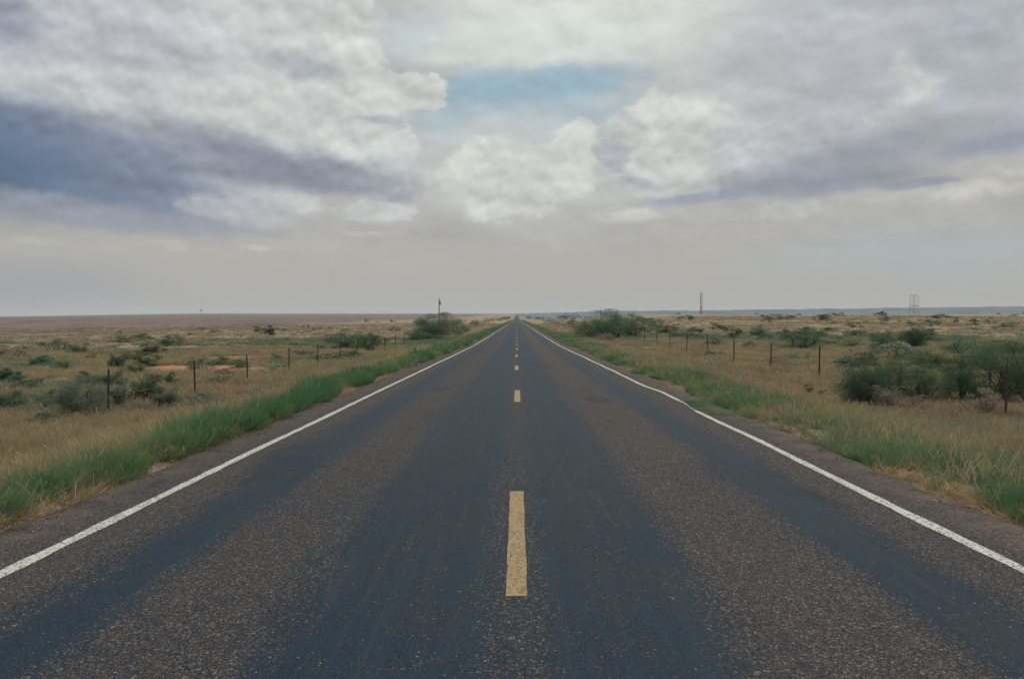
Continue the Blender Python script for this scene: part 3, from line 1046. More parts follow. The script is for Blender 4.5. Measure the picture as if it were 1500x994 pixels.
# ------------------------------------------------------------------ shrubs
def mat_leaf(name, dark, light, extra=None, transl=0.35):
    m, t, out = material(name)
    at = t.add('ShaderNodeAttribute'); at.attribute_name = 'tint'
    rnd = t.add('ShaderNodeObjectInfo').outputs['Random']
    c = t.mix(at.outputs['Fac'], dark, light)
    if extra: c = t.mix(t.math('MULTIPLY', t.rng(at.outputs['Fac'], 0.86, 0.97), 0.8), c, extra)
    hs = t.add('ShaderNodeHueSaturation')
    t.put(hs.inputs['Value'], t.math('MULTIPLY_ADD', rnd, 0.5, 0.75))
    t.put(hs.inputs['Hue'], t.math('MULTIPLY_ADD', rnd, 0.03, 0.485))
    t.put(hs.inputs['Color'], c)
    d = t.add('ShaderNodeBsdfDiffuse'); t.put(d.inputs[0], hs.outputs[0])
    tr = t.add('ShaderNodeBsdfTranslucent'); t.put(tr.inputs[0], hs.outputs[0])
    mx = t.add('ShaderNodeMixShader'); mx.inputs[0].default_value = transl
    t.l.new(d.outputs[0], mx.inputs[1]); t.l.new(tr.outputs[0], mx.inputs[2])
    t.l.new(mx.outputs[0], out.inputs[0])
    return m


def mat_flat(name, rgb, rough=0.85, n_amt=0.4, scale=12, metal=0.0):
    m, t, out = material(name)
    P = t.add('ShaderNodeTexCoord').outputs['Object']
    n = t.noise(P, scale, 5, 0.6)
    c = t.mix(t.rng(n, 0.3, 0.7), tuple(v * (1 - n_amt) for v in rgb), tuple(min(v * (1 + n_amt), .9) for v in rgb))
    b = t.add('ShaderNodeBsdfPrincipled')
    t.put(b.inputs['Base Color'], c)
    b.inputs['Roughness'].default_value = rough
    b.inputs['Metallic'].default_value = metal
    t.l.new(b.outputs[0], out.inputs[0])
    return m


M_BARK = mat_flat('shrub_bark', (0.075, 0.058, 0.048))
LEAF = {
    'mesquite': mat_leaf('mesquite_leaves', (0.050, 0.118, 0.070), (0.122, 0.215, 0.115), (0.25, 0.26, 0.16)),
    'dark': mat_leaf('dark_leaves', (0.050, 0.100, 0.070), (0.108, 0.175, 0.110), (0.22, 0.20, 0.14)),
    'sage': mat_leaf('sage_leaves', (0.115, 0.155, 0.115), (0.230, 0.275, 0.200), (0.33, 0.34, 0.25)),
    'olive': mat_leaf('olive_leaves', (0.085, 0.118, 0.064), (0.165, 0.200, 0.110), (0.28, 0.27, 0.16)),
    'dry': mat_leaf('dry_twigs', (0.14, 0.112, 0.090), (0.28, 0.230, 0.180), (0.38, 0.32, 0.25)),
}


def shrub_mesh(kind, n, leaf, clumps, stems, seed, flat=0.62, feather=False, top=1.0):
    """unit shrub about 1 wide (radius .5) and 1 tall; many leaf-sized faces gathered in uneven clumps on real stems"""
    r = np.random.default_rng(seed)
    mb = MB()
    tips = []
    for s in range(stems):
        a = r.uniform(0, 2 * math.pi)
        lean = r.uniform(0.15, 0.95)
        p = Vector((r.normal(0, .03), r.normal(0, .03), -0.04))
        d = Vector((math.cos(a) * lean, math.sin(a) * lean, r.uniform(0.6, 1.1))).normalized()
        pts = [p.copy()]; rr = [0.020]
        L = r.uniform(0.38, 0.62)
        for k in range(3):
            p = p + d * L / 3
            d = (d + Vector((r.normal(0, .25), r.normal(0, .25), r.normal(0.05, .12)))).normalized()
            pts.append(p.copy()); rr.append(0.020 * (1 - (k + 1) / 4.2))
        mb.tube(pts, rr, 4, False)
        for q in range(3):
            b0 = pts[r.integers(1, 4)]
            d2 = (d + Vector((r.normal(0, .7), r.normal(0, .7), r.normal(0.1, .4)))).normalized()
            b1 = b0 + d2 * r.uniform(.12, .24)
            b2 = b1 + (d2 + Vector((r.normal(0, .4), r.normal(0, .4), r.normal(0.1, .3)))).normalized() * r.uniform(.08, .2)
            mb.tube([b0, b1, b2], [0.008, 0.006, 0.002], 3, False)
            tips.append(b1); tips.append(b2)
    stem = stem_src = mb.mesh('stem', M_BARK)
    C = []
    for k in range(clumps):
        if k < len(tips) and r.uniform() < (0.5 if n > 3000 else -1):
            c = tips[r.integers(len(tips))]
            c = np.array(c)
            c[0:2] *= 0.95
        else:
            a = r.uniform(0, 2 * math.pi); q = math.sqrt(r.uniform(0, 1))
            c = np.array([math.cos(a) * q * .40, math.sin(a) * q * .40, r.uniform(0.06, 0.85 - 0.45 * q * q) * top])
        rad = r.uniform(0.07, 0.17)
        C.append((c, rad, r.uniform(0, 1)))
    wts = np.array([c[1] ** 2 for c in C]); wts /= wts.sum()
    idx = r.choice(len(C), n, p=wts)
    cen = np.array([C[i][0] for i in idx]); rad = np.array([C[i][1] for i in idx]); tn = np.array([C[i][2] for i in idx])
    dirs = r.normal(0, 1, (n, 3)); dirs /= np.linalg.norm(dirs, axis=1)[:, None]
    q = r.uniform(0, 1, n) ** 0.45
    # feathery outliers make the outline uneven
    q = np.where(r.uniform(0, 1, n) < 0.12, q * r.uniform(1.0, 1.55, n), q)
    pos = cen + dirs * (rad * q)[:, None] * np.array([1.1, 1.1, flat + .2])
    pos[:, 2] = np.abs(pos[:, 2] - 0.01) + 0.01
    kx = 0.5 / np.percentile(np.abs(pos[:, :2]), 97.5); kz = 1.0 / np.percentile(pos[:, 2], 98.5)
    pos = pos * np.array([kx, kx, kz])
    pos[:, 2] = np.where(pos[:, 2] > 1.0, 1.0 + (pos[:, 2] - 1.0) * 0.3, pos[:, 2])
    for vv in stem_src.vertices: vv.co = (vv.co.x * kx, vv.co.y * kx, vv.co.z * kz * 0.97)
    # leaf axes
    ax = r.normal(0, 1, (n, 3)); ax[:, 2] += 0.5
    ax = ax + dirs * 0.8
    ax /= np.linalg.norm(ax, axis=1)[:, None]
    sd_ = np.cross(ax, r.normal(0, 1, (n, 3))); sd_ /= np.linalg.norm(sd_, axis=1)[:, None]
    ln = leaf * r.uniform(0.6, 1.5, n); wd = leaf * (0.28 if feather else 0.5) * r.uniform(0.6, 1.3, n)
    a = pos - ax * (ln / 2)[:, None]
    b = pos + ax * (ln / 2)[:, None]
    l_ = pos - sd_ * (wd / 2)[:, None]
    r_ = pos + sd_ * (wd / 2)[:, None]
    V = np.stack([a, r_, b, l_], 1).reshape(-1, 3)
    F = np.arange(4 * n).reshape(-1, 4)
    tint = np.clip(tn * 0.55 + r.uniform(0, 0.5, n), 0, 1)
    fol = mesh_from('foliage', V, F, [LEAF[kind]], attrs={'tint': np.repeat(tint, 4)})
    return stem, fol


LIB = {}


def lib(kind, size, var):
    key = (kind, size, var)
    if key not in LIB:
        n, leaf, cl, st = {'big': (26000, 0.020, 85, 12), 'mid': (5200, 0.050, 42, 7), 'small': (800, 0.11, 20, 4), 'tiny': (170, 0.22, 10, 3)}[size]
        if kind == 'dry': n = int(n * .6); leaf *= 1.3
        LIB[key] = shrub_mesh(kind, n, leaf, cl, st, sum(map(ord, kind)) * 7 + var * 13 + len(size), feather=kind in ('mesquite', 'dry'))
    return LIB[key]


def shrub(name, x, y, w, h, kind, size, var, label, cat='shrub', group=None, rz=None, sink=0.0, depth=1.0):
    stem, fol = lib(kind, size, var)
    o = empty(name, (x, y, gz(x, y) - sink), random.uniform(0, 6.28) if rz is None else rz)
    f = link('foliage', fol, o)
    f.scale = (w, w * depth, h)
    if size != 'tiny' and y < 110:
        s = link('stem', stem, o)
        s.scale = (w, w * depth, h)
    tag(o, label, cat, group)
    return o


SHRUBS = [
    (-12.6, 22.9, 1.3, 1.05, 'sage', 'big', 'large feathery grey-green shrub just behind the nearest left fence post', 'sage shrub'),
    (-12.7, 25.2, 0.91, 0.78, 'sage', 'mid', 'grey-green shrub immediately right of the nearest left fence post', 'shrub'),
    (-12.8, 27.0, 1.07, 0.84, 'olive', 'mid', 'bushy green shrub halfway between the two nearest left fence posts', 'shrub'),
    (-11.2, 25.3, 0.74, 0.61, 'sage', 'mid', 'pale shrub just left of the second left fence post', 'shrub'),
    (-14.9, 34.2, 0.65, 0.5, 'dark', 'mid', 'small dark shrub behind the gap left of the second left fence post', 'shrub'),
    (-18.6, 34.3, 0.77, 0.56, 'dark', 'mid', 'dark shrub rising behind the large feathery grey-green shrub on the left', 'shrub'),
    (-17.0, 33.1, 1.08, 0.57, 'dark', 'mid', 'dark spreading shrub directly behind the nearest left fence post', 'shrub'),
    (-14.6, 24.6, 0.85, 0.57, 'sage', 'mid', 'greyish shrub left of the large feathery shrub near the left edge', 'shrub'),
    (-12.8, 21.4, 0.81, 0.28, 'dark', 'mid', 'low dark shrub lying nearest to the left verge', 'shrub'),
    (-19.7, 31.7, 1.42, 0.52, 'dark', 'mid', 'wide dark low shrub near the left edge of the view', 'shrub'),
    (-15.7, 24.3, 0.92, 0.5, 'dark', 'mid', 'dark shrub cut by the left edge, nearer one', 'shrub'),
    (-23.2, 35.7, 1.11, 0.55, 'dark', 'mid', 'dark shrub cut by the left edge, farther one', 'shrub'),
    (-24.9, 43.5, 0.97, 0.56, 'mesquite', 'mid', 'compact dark green bush alone in tan grass on the left', 'shrub'),
    (-29.5, 49.2, 1.19, 0.51, 'dark', 'mid', 'dull dark bush left of the compact green bush', 'shrub'),
    (-37.5, 68.3, 1.53, 0.76, 'olive', 'mid', 'olive bush in the left mid distance, third row back', 'shrub'),
    (-31.1, 58.0, 0.6, 0.35, 'dark', 'small', 'tiny dark bush just below the olive bush on the left', 'shrub'),
    (-30.3, 65.4, 1.8, 0.79, 'olive', 'mid', 'bright olive bush above the bare soil on the left', 'shrub'),
    (-25.7, 52.7, 1.36, 0.68, 'olive', 'mid', 'olive bush touching the bright one on its lower left', 'shrub'),
    (-22.4, 44.4, 0.76, 0.76, 'dark', 'mid', 'upright dark bush above the nearest left fence post', 'shrub'),
    (-37.4, 84.8, 1.31, 0.73, 'dark', 'small', 'small dark bush behind the bright olive bush', 'shrub'),
    (-36.5, 85.9, 1.48, 0.59, 'dry', 'small', 'brownish bush right beside the small dark one on the left', 'shrub'),
    (-41.8, 133.3, 3.09, 1.49, 'sage', 'mid', 'grey-green dome shaped bush standing alone far out on the left', 'shrub'),
    (-11.0, 27.6, 0.57, 0.26, 'sage', 'mid', 'pale green weed clump right at the foot of the second left fence post', 'weed clump'),
    (-11.4, 27.5, 0.24, 0.21, 'mesquite', 'small', 'bright little weed at the base of the second left fence post', 'weed clump'),
    (-19.6, 41.0, 1.13, 0.42, 'olive', 'mid', 'low straggling olive shrub left of the red soil patch', 'shrub'),
    (-19.1, 47.1, 0.81, 0.36, 'sage', 'small', 'pale low shrub at the left end of the red soil patch', 'shrub'),
    (-18.7, 50.3, 1.38, 0.39, 'olive', 'small', 'low olive shrub just beyond the red soil patch', 'shrub'),
    (-16.6, 47.5, 1.31, 0.41, 'olive', 'small', 'flat green-brown shrub behind the third left fence post', 'shrub'),
    (-13.1, 34.9, 0.9, 0.3, 'olive', 'small', 'green weedy shrub in front of the red soil patch', 'weed clump'),
    (-16.7, 54.7, 0.85, 0.42, 'olive', 'small', 'small olive shrub between the third and fourth left fence posts', 'shrub'),
    (-12.8, 42.0, 0.87, 0.29, 'sage', 'small', 'low grey shrub at the right end of the red soil patch', 'shrub'),
    (-16.3, 77.5, 3.46, 1.8, 'mesquite', 'mid', 'open feathery mesquite behind the left fence, left half of the pair', 'mesquite'),
    (-13.6, 72.4, 2.36, 1.43, 'mesquite', 'mid', 'denser mesquite behind the left fence, right half of the pair', 'mesquite'),
    (-14.2, 82.3, 1.55, 0.85, 'sage', 'small', 'low grey shrub at the right foot of the mesquite pair', 'shrub'),
    (-12.5, 58.3, 1.9, 0.45, 'olive', 'small', 'flat green shrub in front of the mesquite pair', 'shrub'),
    (-12.9, 53.4, 1.93, 0.46, 'olive', 'small', 'low olive shrub strip left of the mesquite pair by the fence', 'shrub'),
    (-16.6, 61.7, 1.48, 0.42, 'olive', 'small', 'small low shrub between fence posts left of the mesquite pair', 'shrub'),
    (-17.8, 75.0, 1.8, 0.45, 'sage', 'small', 'pale silvery low shrub beyond the fence left of the mesquite pair', 'shrub'),
    (-11.0, 110.2, 6.05, 3.21, 'dark', 'big', 'big dark mesquite bush below the lone utility pole', 'mesquite'),
    (-13.5, 106.7, 3.3, 1.56, 'mesquite', 'mid', 'low green bush against the left side of the big dark mesquite', 'shrub'),
    (-9.4, 137.3, 3.06, 1.65, 'mesquite', 'mid', 'small green bush against the right side of the big dark mesquite', 'shrub'),
    (-14.3, 152.9, 4.46, 3.67, 'dry', 'mid', 'reddish brown twiggy bush rising behind the big dark mesquite', 'shrub'),
    (8.9, 90.4, 4.49, 2.86, 'mesquite', 'big', 'left half of the big rounded mesquite right of the road', 'mesquite'),
    (10.3, 86.8, 3.87, 3.05, 'mesquite', 'big', 'tall middle part of the big mesquite right of the road', 'mesquite'),
    (13.8, 96.8, 3.98, 2.4, 'mesquite', 'big', 'lower right flank of the big mesquite beside the road', 'mesquite'),
    (24.9, 147.8, 4.3, 2.02, 'mesquite', 'mid', 'small mesquite trailing off the right flank of the big one', 'mesquite'),
    (8.8, 78.0, 1.74, 0.73, 'dry', 'mid', 'reddish dry twigs at the foot of the big right mesquite', 'dry shrub'),
    (21.2, 111.3, 2.29, 1.05, 'olive', 'mid', 'first little olive shrub right of the big mesquite', 'shrub'),
    (20.3, 97.6, 2.84, 0.84, 'sage', 'mid', 'low grey-green shrub behind the far right fence posts', 'shrub'),
    (26.4, 117.7, 2.82, 0.91, 'sage', 'mid', 'grey-green shrub just below the twin pole pylon', 'shrub'),
    (56.4, 267.0, 5.94, 1.37, 'dark', 'small', 'dark low shrub on the rise just left of the twin pole pylon', 'shrub'),
    (28.0, 100.8, 1.55, 0.86, 'dark', 'mid', 'small dark bush above the tilted right fence post', 'shrub'),
    (29.9, 98.4, 2.19, 1.35, 'sage', 'mid', 'rounded grey-green bush left of the wide right hand bush', 'shrub'),
    (21.8, 61.4, 3.26, 1.52, 'mesquite', 'big', 'wide domed green bush between the second and third right fence posts', 'shrub'),
    (36.1, 107.9, 1.66, 0.74, 'olive', 'small', 'small olive shrub above the left end of the wide domed bush', 'shrub'),
    (9.4, 25.7, 0.26, 0.24, 'dark', 'small', 'little dark round shrub nearer the road below the second fence post', 'shrub'),
    (9.6, 24.9, 0.32, 0.17, 'dark', 'small', 'little flat dark shrub right of the round one near the road', 'shrub'),
    (13.9, 43.2, 0.81, 0.33, 'dry', 'small', 'low brown shrub at the foot of the third right fence post', 'shrub'),
    (83.8, 218.9, 4.86, 1.5, 'olive', 'small', 'olive shrub high on the right rise', 'shrub'),
    (76.8, 229.6, 4.71, 1.37, 'dark', 'small', 'dark shrub on the crest of the right rise, right of two', 'shrub'),
    (72.0, 228.6, 3.52, 1.37, 'dark', 'small', 'dark shrub on the crest of the right rise, left of two', 'shrub'),
    (63.1, 151.6, 1.43, 0.91, 'mesquite', 'small', 'tiny green shrub alone in tan grass on the right rise', 'shrub'),
    (49.5, 126.6, 2.6, 0.54, 'olive', 'small', 'flat olive shrub on the right rise above the wide domed bush', 'shrub'),
    (27.2, 65.0, 1.56, 0.5, 'olive', 'small', 'low olive shrub right of the wide domed bush', 'shrub'),
    (27.2, 69.5, 1.19, 0.42, 'olive', 'small', 'low shrub just right behind the second right fence post', 'shrub'),
    (31.4, 63.2, 2.05, 1.78, 'dark', 'big', 'tall dark bush directly below the lattice pylon', 'shrub'),
    (28.7, 61.7, 2.11, 1.16, 'olive', 'mid', 'loose olive bush left of the tall dark one below the pylon', 'shrub'),
    (40.4, 78.5, 1.61, 1.14, 'olive', 'mid', 'small olive bush right of the tall dark one below the pylon', 'shrub'),
    (28.2, 50.8, 2.0, 1.04, 'mesquite', 'big', 'rounded green bush in the right mid distance above the thicket', 'shrub'),
    (20.4, 40.2, 1.52, 0.65, 'olive', 'mid', 'olive bush behind the middle of the near right thicket', 'shrub'),
    (19.7, 36.0, 1.91, 0.68, 'olive', 'mid', 'spreading olive bush behind the right half of the thicket', 'shrub'),
    (22.7, 38.7, 2.05, 1.01, 'mesquite', 'big', 'dense green bush behind the nearest right fence post, rear one', 'shrub'),
    (32.1, 51.6, 1.94, 0.88, 'olive', 'mid', 'olive bush cut by the right edge, farther one', 'shrub'),
    (9.7, 22.2, 1.37, 1.06, 'dark', 'big', 'dark green mesquite at the left end of the near right thicket', 'mesquite'),
    (11.1, 23.6, 1.05, 1.42, 'mesquite', 'big', 'taller open mesquite with bare twigs on top in the right thicket', 'mesquite'),
    (12.0, 23.6, 1.5, 0.89, 'mesquite', 'big', 'low spreading mesquite in the middle of the right thicket', 'mesquite'),
    (13.2, 23.7, 1.3, 1.06, 'dark', 'big', 'dark low mesquite right of the middle of the thicket', 'mesquite'),
    (13.9, 23.1, 1.7, 1.42, 'mesquite', 'big', 'large dark green mesquite behind the nearest right fence post', 'mesquite'),
    (15.0, 23.3, 1.39, 1.52, 'mesquite', 'big', 'large mesquite cut off by the right edge of the view', 'mesquite'),
    (10.0, 21.5, 0.99, 0.57, 'dry', 'mid', 'pale brown dead brush in front of the right thicket, left clump', 'dry shrub'),
    (10.7, 21.5, 0.74, 0.35, 'dry', 'mid', 'low dead brush in front of the right thicket, middle clump', 'dry shrub'),
    (11.7, 20.1, 0.83, 0.65, 'dry', 'mid', 'dead brush just left of the nearest right fence post', 'dry shrub'),
    (12.0, 19.3, 0.59, 0.2, 'dry', 'mid', 'dark low brush around the foot of the nearest right fence post', 'dry shrub'),
    (96.9, 209.6, 2.51, 1.07, 'olive', 'small', 'small shrub on the right rise left of the lattice pylon', 'shrub'),
    (130.1, 245.0, 5.02, 1.05, 'dark', 'small', 'dark flat shrub on the crest right of the lattice pylon', 'shrub'),
    (81.5, 132.0, 2.25, 0.68, 'dark', 'small', 'dark shrub high on the rise near the right edge', 'shrub'),
    (17.1, 68.7, 1.53, 0.59, 'sage', 'small', 'grey-green shrub beyond the fifth right fence post', 'shrub'),
    (12.2, 49.5, 1.02, 0.34, 'sage', 'small', 'low grey shrub just behind the fifth right fence post', 'shrub'),
    (18.5, 63.7, 1.2, 0.54, 'sage', 'small', 'grey shrub between the third and fourth right fence posts', 'shrub'),
    (37.7, 151.4, 2.85, 1.04, 'olive', 'small', 'olive shrub right of the twin pole pylon foot', 'shrub'),
    (34.6, 130.1, 2.23, 0.78, 'olive', 'small', 'small olive shrub farther right of the twin pole pylon', 'shrub'),
    (-15.5, 317.7, 4.9, 1.36, 'dry', 'small', 'farthest from the road of the brown brush clumps beside the far left verge', 'shrub'),
    (-13.4, 381.8, 5.23, 1.64, 'dry', 'small', 'second of the brown brush clumps counting inward beside the far left verge', 'shrub'),
    (-10.8, 435.6, 5.23, 1.87, 'dry', 'small', 'middle clump of brown brush beside the far left verge', 'shrub'),
    (-9.2, 567.0, 4.86, 2.19, 'dark', 'small', 'fourth dark brush clump counting inward beside the far left verge', 'shrub'),
    (-7.8, 706.2, 4.84, 2.42, 'dark', 'small', 'last tiny brush clump before the road vanishes, left side', 'shrub'),
    (24.5, 865.9, 8.9, 2.97, 'dark', 'small', 'first dark brush clump right of where the road vanishes, second from it', 'shrub'),
    (15.9, 402.3, 5.51, 2.07, 'dry', 'small', 'brown brush clump low beside the far right verge, third from the vanishing road', 'shrub'),
    (17.1, 326.9, 5.04, 1.96, 'dry', 'small', 'brown brush clump beside the far right verge, fourth from the vanishing road', 'shrub'),
    (18.8, 284.3, 4.87, 1.95, 'dry', 'small', 'tallest brown brush clump beside the far right verge next to the big mesquite', 'shrub'),
    (28.8, 487.4, 6.68, 2.5, 'olive', 'small', 'olive brush clump behind the brown clumps beside the far right verge', 'shrub'),
    (16.3, 999.7, 6.85, 3.0, 'dark', 'small', 'tiny brush clump nearest the vanishing road on its right', 'shrub'),
]
for i_, (x_, y_, w_, h_, kd_, sz_, lab_, cat_) in enumerate(SHRUBS):
    nm_ = {'mesquite': 'mesquite_bush', 'sage shrub': 'sage_bush', 'dry shrub': 'dry_bush', 'weed clump': 'weed_clump'}.get(cat_, 'shrub')
    tall_ = 1.22 if ('thicket' in lab_ or 'nearest right fence post' in lab_ or 'right edge of the view' in lab_) and kd_ != 'dry' else 1.06
    shrub(nm_, x_, y_, w_ * 1.12, h_ * tall_ + 0.06, kd_, sz_, i_ % 4, lab_, cat_, 'roadside brush far down the road' if 'brush clump' in lab_ or 'clump of brown brush' in lab_ else 'shrubs scattered over the prairie')


LAND = {-1: [(-37, 'at the left edge'), (-31.5, 'towards the left edge'), (-27.5, 'in line with the nearest left fence post'), (-24.5, 'in line with the second left fence post'),
             (-21.5, 'under the tiny wind pump'), (-19.3, 'in line with the third left fence post'), (-17, 'below the lone grey-green dome bush'),
             (-14, 'left of the mesquite pair'), (-11.5, 'above the mesquite pair'), (-8.5, 'between the mesquite pair and dark mesquite'), (-6, 'beside the big dark mesquite')],
        1: [(7, 'beside the big right mesquite'), (10, 'left of the twin pole pylon'), (12.6, 'in line with the twin pole pylon'), (14.5, 'right of the twin pole pylon'),
            (16.8, 'above the third right fence post'), (19, 'in line with the wide domed bush'), (21.5, 'above the second right fence post'),
            (24, 'left of the lattice pylon'), (26.3, 'in line with the lattice pylon'), (28.5, 'right of the lattice pylon'), (31, 'towards the right edge'), (34, 'at the right edge')]}


def scatter_shrubs():
    """countable little bushes dotted farther out"""
    made = []
    used = set()
    tries = 0
    names = {'olive': 'olive', 'sage': 'grey-green', 'dark': 'dark green', 'dry': 'brown', 'mesquite': 'bright green'}
    while len(made) < 150 and tries < 12000:
        tries += 1
        d = 32 * (420 / 32) ** random.random()
        azd = random.uniform(-36, 36)
        a = math.radians(azd)
        x, y = d * math.sin(a), d * math.cos(a)
        if abs(x) < 14 or (x < -74) or fbm(np.array([x]), np.array([y]), 30, 91)[0] < 0.43: continue
        if any(abs(x - s[0]) + abs(y - s[1]) < s[2] * 1.3 + 1.5 for s in SHRUBS) or any(abs(x - q[0]) + abs(y - q[1]) < 3.0 for q in made): continue
        kd = random.choice(['olive', 'olive', 'sage', 'dark', 'mesquite', 'dry'])
        w = random.uniform(0.5, 1.9) * (1 + d / 260); h = w * random.uniform(0.22, 0.5)
        px = w * 1167 / d
        side = -1 if x < 0 else 1
        where = min(LAND[side], key=lambda q: abs(q[0] - azd))[1]
        size = 'tiny' if px < 9 else ('broad' if px > 22 else 'small')
        tall = 'flat' if h / w < 0.33 else 'rounded'
        depth = 'near the skyline' if d > 190 else ('in mid distance' if d > 85 else 'past the fence')
        lab = '%s %s %s shrub %s, %s' % (size, tall, names[kd], depth, where)
        if lab in used: continue
        used.add(lab)
        made.append((x, y))
        shrub('shrub', x, y, w, h, kd, 'tiny' if d > 150 else 'small', random.randrange(4), lab, 'shrub',
              'small shrubs dotted beyond the %s fence' % ('left' if x < 0 else 'right'))


scatter_shrubs()


# ------------------------------------------------------------------ fences
M_POST = mat_flat('rusty_steel_post', (0.070, 0.036, 0.032), 0.8, 0.35, 20)
M_WOOD = mat_flat('weathered_wood_post', (0.13, 0.095, 0.07), 0.9, 0.35, 10)
M_WIRE = mat_flat('rusty_wire', (0.10, 0.08, 0.07), 0.7, 0.2, 20)


def post_mesh():
    mb = MB()
    H = 1.34
    mb.box((0, 0, (H - 0.35) / 2), (0.031, 0.006, (H + 0.35) / 2))      # flange
    mb.box((0, 0.023, (H - 0.35) / 2), (0.005, 0.0168, (H + 0.35) / 2))   # stem of the tee
    for k in range(16):
        mb.box((0, -0.011, 0.12 + k * 0.075), (0.009, 0.0048, 0.010))         # studs
    return mb.mesh('post', M_POST)


def build_fence(side, ys, label):
    x0 = 11.95 * side
    f = empty('wire_fence', (x0, ys[0], gz(x0, ys[0])))
    tag(f, label, 'fence', 'wire fences along the road')
    base = Vector(f.location)
    pm = post_mesh()
    tops = []
    for k, y in enumerate(ys):
        xx = x0 + random.uniform(-.06, .06)
        z = gz(xx, y)
        p = link('post', pm, f)
        p.location = Vector((xx, y, z)) - base
        tx, ty = random.gauss(0, .035), random.gauss(0, .035)
        p.rotation_euler = (tx, ty, random.uniform(-.3, .3))
        p.scale = (1, 1, random.uniform(0.95, 1.05))
        tops.append((xx, y, z, tx, ty))
    for hgt in (0.32, 0.62, 0.92, 1.22):
        mb = MB()
        pts = []
        for k, (xx, y, z, tx, ty) in enumerate(tops):
            p = Vector((xx + ty * hgt, y - tx * hgt, z + hgt)) - base
            if k:
                q = pts[-1]
                for s in (0.33, 0.66):
                    m_ = q.lerp(p, s); m_.z -= 0.012
                    pts.append(m_)
            pts.append(p)
        mb.tube(pts, 0.0028, 3, False)
        link('wire', mb.mesh('wire', M_WIRE), f)
    return f


SP = 6.1
build_fence(-1, [23.2 + SP * (k - 5) for k in range(0, 60)], 'barbed wire fence on steel posts running along the left side of the road')
build_fence(1, [19.4 + SP * (k - 4) for k in range(0, 60) if k != 5], 'barbed wire fence on steel posts running along the right side of the road')


# ------------------------------------------------------------------ poles and towers on the skyline
def utility_pole():
    x, y = -31, 318
    o = empty('utility_pole', (x, y, gz(x, y)))
    tag(o, 'lone wooden utility pole rising behind the dark bush on the left', 'utility pole')
    mb = MB(); mb.tube([(0, 0, -1), (0, 0, 5), (0.05, 0, 10.2)], [0.24, 0.21, 0.16], 8)
    link('pole', mb.mesh('pole', M_WOOD), o)
    mb = MB(); mb.tube([(0.42, 0.1, 7.6), (0.42, 0.1, 8.9)], [0.30, 0.30], 10)
    mb.box((0.2, 0.05, 8.3), (0.15, 0.05, 0.06))
    link('transformer', mb.mesh('transformer', mat_flat('grey_steel', (0.16, 0.16, 0.17))), o)
    mb = MB(); mb.box((0.05, 0.0, 9.3), (0.16, 0.9, 0.07))
    link('crossarm', mb.mesh('crossarm', M_WOOD), o)


def h_frame():
    x, y = 101, 437
    o = empty('twin_pole_pylon', (x, y, gz(x, y)), 0.9)
    tag(o, 'twin pole wooden pylon on the skyline right of the green bush', 'pylon')
    for s in (-1, 1):
        mb = MB(); mb.tube([(s * 0.95, 0, -1), (s * 0.95, 0, 10.5), (s * 0.6, 0, 12.2)], [0.22, 0.17, 0.15], 8)
        link('pole', mb.mesh('pole', M_WOOD), o)
    mb = MB(); mb.tube([(-0.62, 0, 12.1), (-0.35, 0, 12.7), (0.35, 0, 12.7), (0.62, 0, 12.1)], 0.14, 6)
    link('crossarm', mb.mesh('crossarm', M_WOOD), o)
    mb = MB(); mb.tube([(-0.95, 0, 3.0), (0.95, 0, 5.0)], 0.06, 5)
    link('brace', mb.mesh('brace', M_WOOD), o)


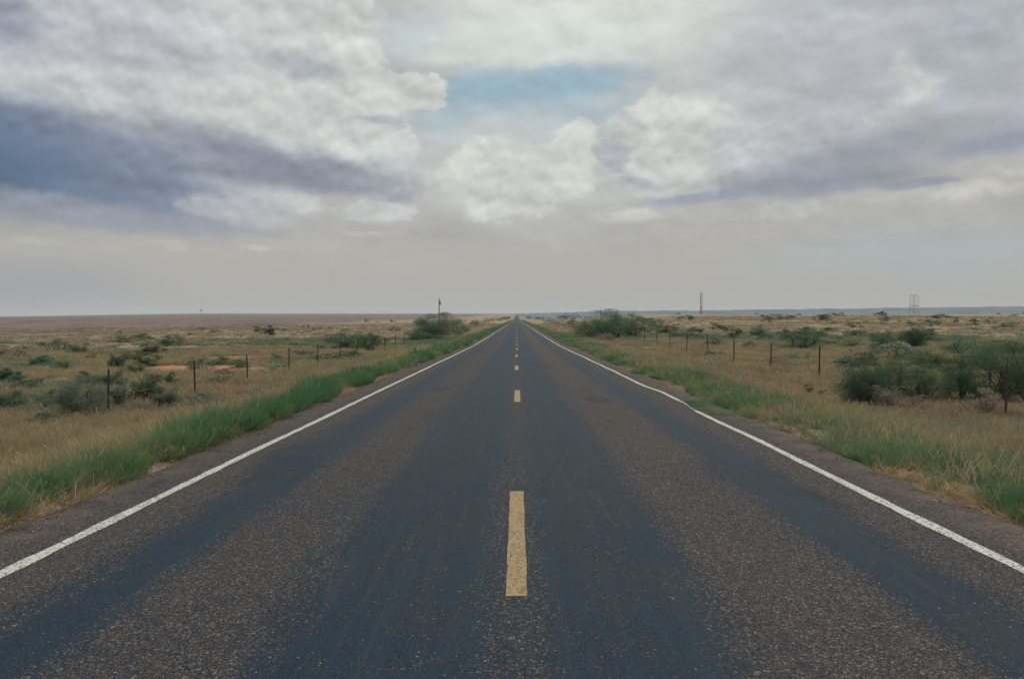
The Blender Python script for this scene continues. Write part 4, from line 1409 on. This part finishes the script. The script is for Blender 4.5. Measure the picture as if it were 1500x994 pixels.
def lattice_tower():
    y = 1500; x = (1337 - 757) / 1167 * y
    o = empty('lattice_pylon', (x, y, gz(x, y)), 0.15)
    tag(o, 'steel lattice transmission pylon on the far right skyline', 'pylon')
    steel = mat_flat('galvanised_lattice', (0.13, 0.12, 0.13), 0.7, 0.15)
    base = -gz(x, y) + 1.2
    H = 40 + base

    def w(z): return 6.0 * (1 - z / H) + 5.0 * (z / H) if z < H * 0.72 else 5.0 - (z - H * .72) / (H * .28) * 0.5
    for sx in (-1, 1):
        for sy in (-1, 1):
            mb = MB()
            mb.tube([(sx * w(0), sy * w(0), -1), (sx * w(H * .7), sy * w(H * .7), H * .7), (sx * w(H), sy * w(H), H)], 0.30, 4)
            link('leg', mb.mesh('leg', steel), o)
    zs = [i * H / 8 for i in range(9)]
    mb = MB()
    for a, b in zip(zs[:-1], zs[1:]):
        for s in (-1, 1):
            mb.tube([(-w(a), s * w(a), a), (w(b), s * w(b), b)], 0.13, 3)
            mb.tube([(w(a), s * w(a), a), (-w(b), s * w(b), b)], 0.10, 3)
            mb.tube([(s * w(a), -w(a), a), (s * w(b), w(b), b)], 0.10, 3)
    link('bracing', mb.mesh('bracing', steel), o)
    mb = MB(); zc = H * 0.62
    mb.tube([(-8.8, 0, zc), (8.8, 0, zc)], 0.5, 4)
    mb.tube([(-8.8, 0, zc), (-5, 0, zc + 2.6)], 0.15, 3); mb.tube([(8.8, 0, zc), (5, 0, zc + 2.6)], 0.15, 3)
    link('crossarm', mb.mesh('crossarm', steel), o)
    mb = MB(); mb.tube([(-5.8, 0, H), (5.8, 0, H)], 0.4, 4)
    link('crossarm', mb.mesh('crossarm', steel), o)


def wind_pump():
    y = 1300; x = (294 - 757) / 1167 * y
    o = empty('wind_pump', (x, y, gz(x, y)), 0.3)
    tag(o, 'tiny wind pump silhouette on the left skyline', 'wind pump')
    z0 = 0
    steel = mat_flat('old_steel', (0.12, 0.12, 0.12))
    mb = MB()
    for sx, sy in ((-1, -1), (1, -1), (1, 1), (-1, 1)):
        mb.tube([(sx * 1.6, sy * 1.6, -3), (0, 0, 10)], 0.10, 3)
    link('tower', mb.mesh('tower', steel), o)
    mb = MB()
    for k in range(14):
        a = 2 * math.pi * k / 14
        d = Vector((math.cos(a), 0, math.sin(a))); e = Vector((-math.sin(a), 0.35, math.cos(a))) * 0.26
        c = Vector((0, -0.4, 10))
        b = len(mb.v)
        mb.v += [c + d * .5 - e * .4, c + d * .5 + e * .4, c + d * 1.9 + e, c + d * 1.9 - e]
        mb.f.append((b, b + 1, b + 2, b + 3))
    link('rotor', mb.mesh('rotor', steel), o)
    mb = MB(); mb.tube([(0, -0.4, 10), (0.2, 2.0, 10)], 0.08, 3); mb.box((0.3, 2.6, 10), (0.03, 0.7, 0.5))
    link('tail', mb.mesh('tail', steel), o)


utility_pole()
h_frame()
lattice_tower()
wind_pump()


# ------------------------------------------------------------------ air
def build_haze():
    mb = MB()
    mb.box((0, 4600, 15), (9300, 5300, 65))
    me = mb.mesh('haze', None)
    me.materials.clear()
    m = bpy.data.materials.new('haze_air')
    m.use_nodes = True
    t = NT(m.node_tree)
    for n in list(t.n): t.n.remove(n)
    out = t.add('ShaderNodeOutputMaterial')
    v = t.add('ShaderNodeVolumePrincipled')
    v.inputs['Color'].default_value = (0.86, 0.93, 1.0, 1)
    v.inputs['Density'].default_value = 0.00009
    v.inputs['Anisotropy'].default_value = 0.0
    t.l.new(v.outputs[0], out.inputs['Volume'])
    me.materials.append(m)
    o = link('haze', me)
    tag(o, 'thin pale blue haze lying over the far prairie', 'haze', kind='stuff')


build_haze()
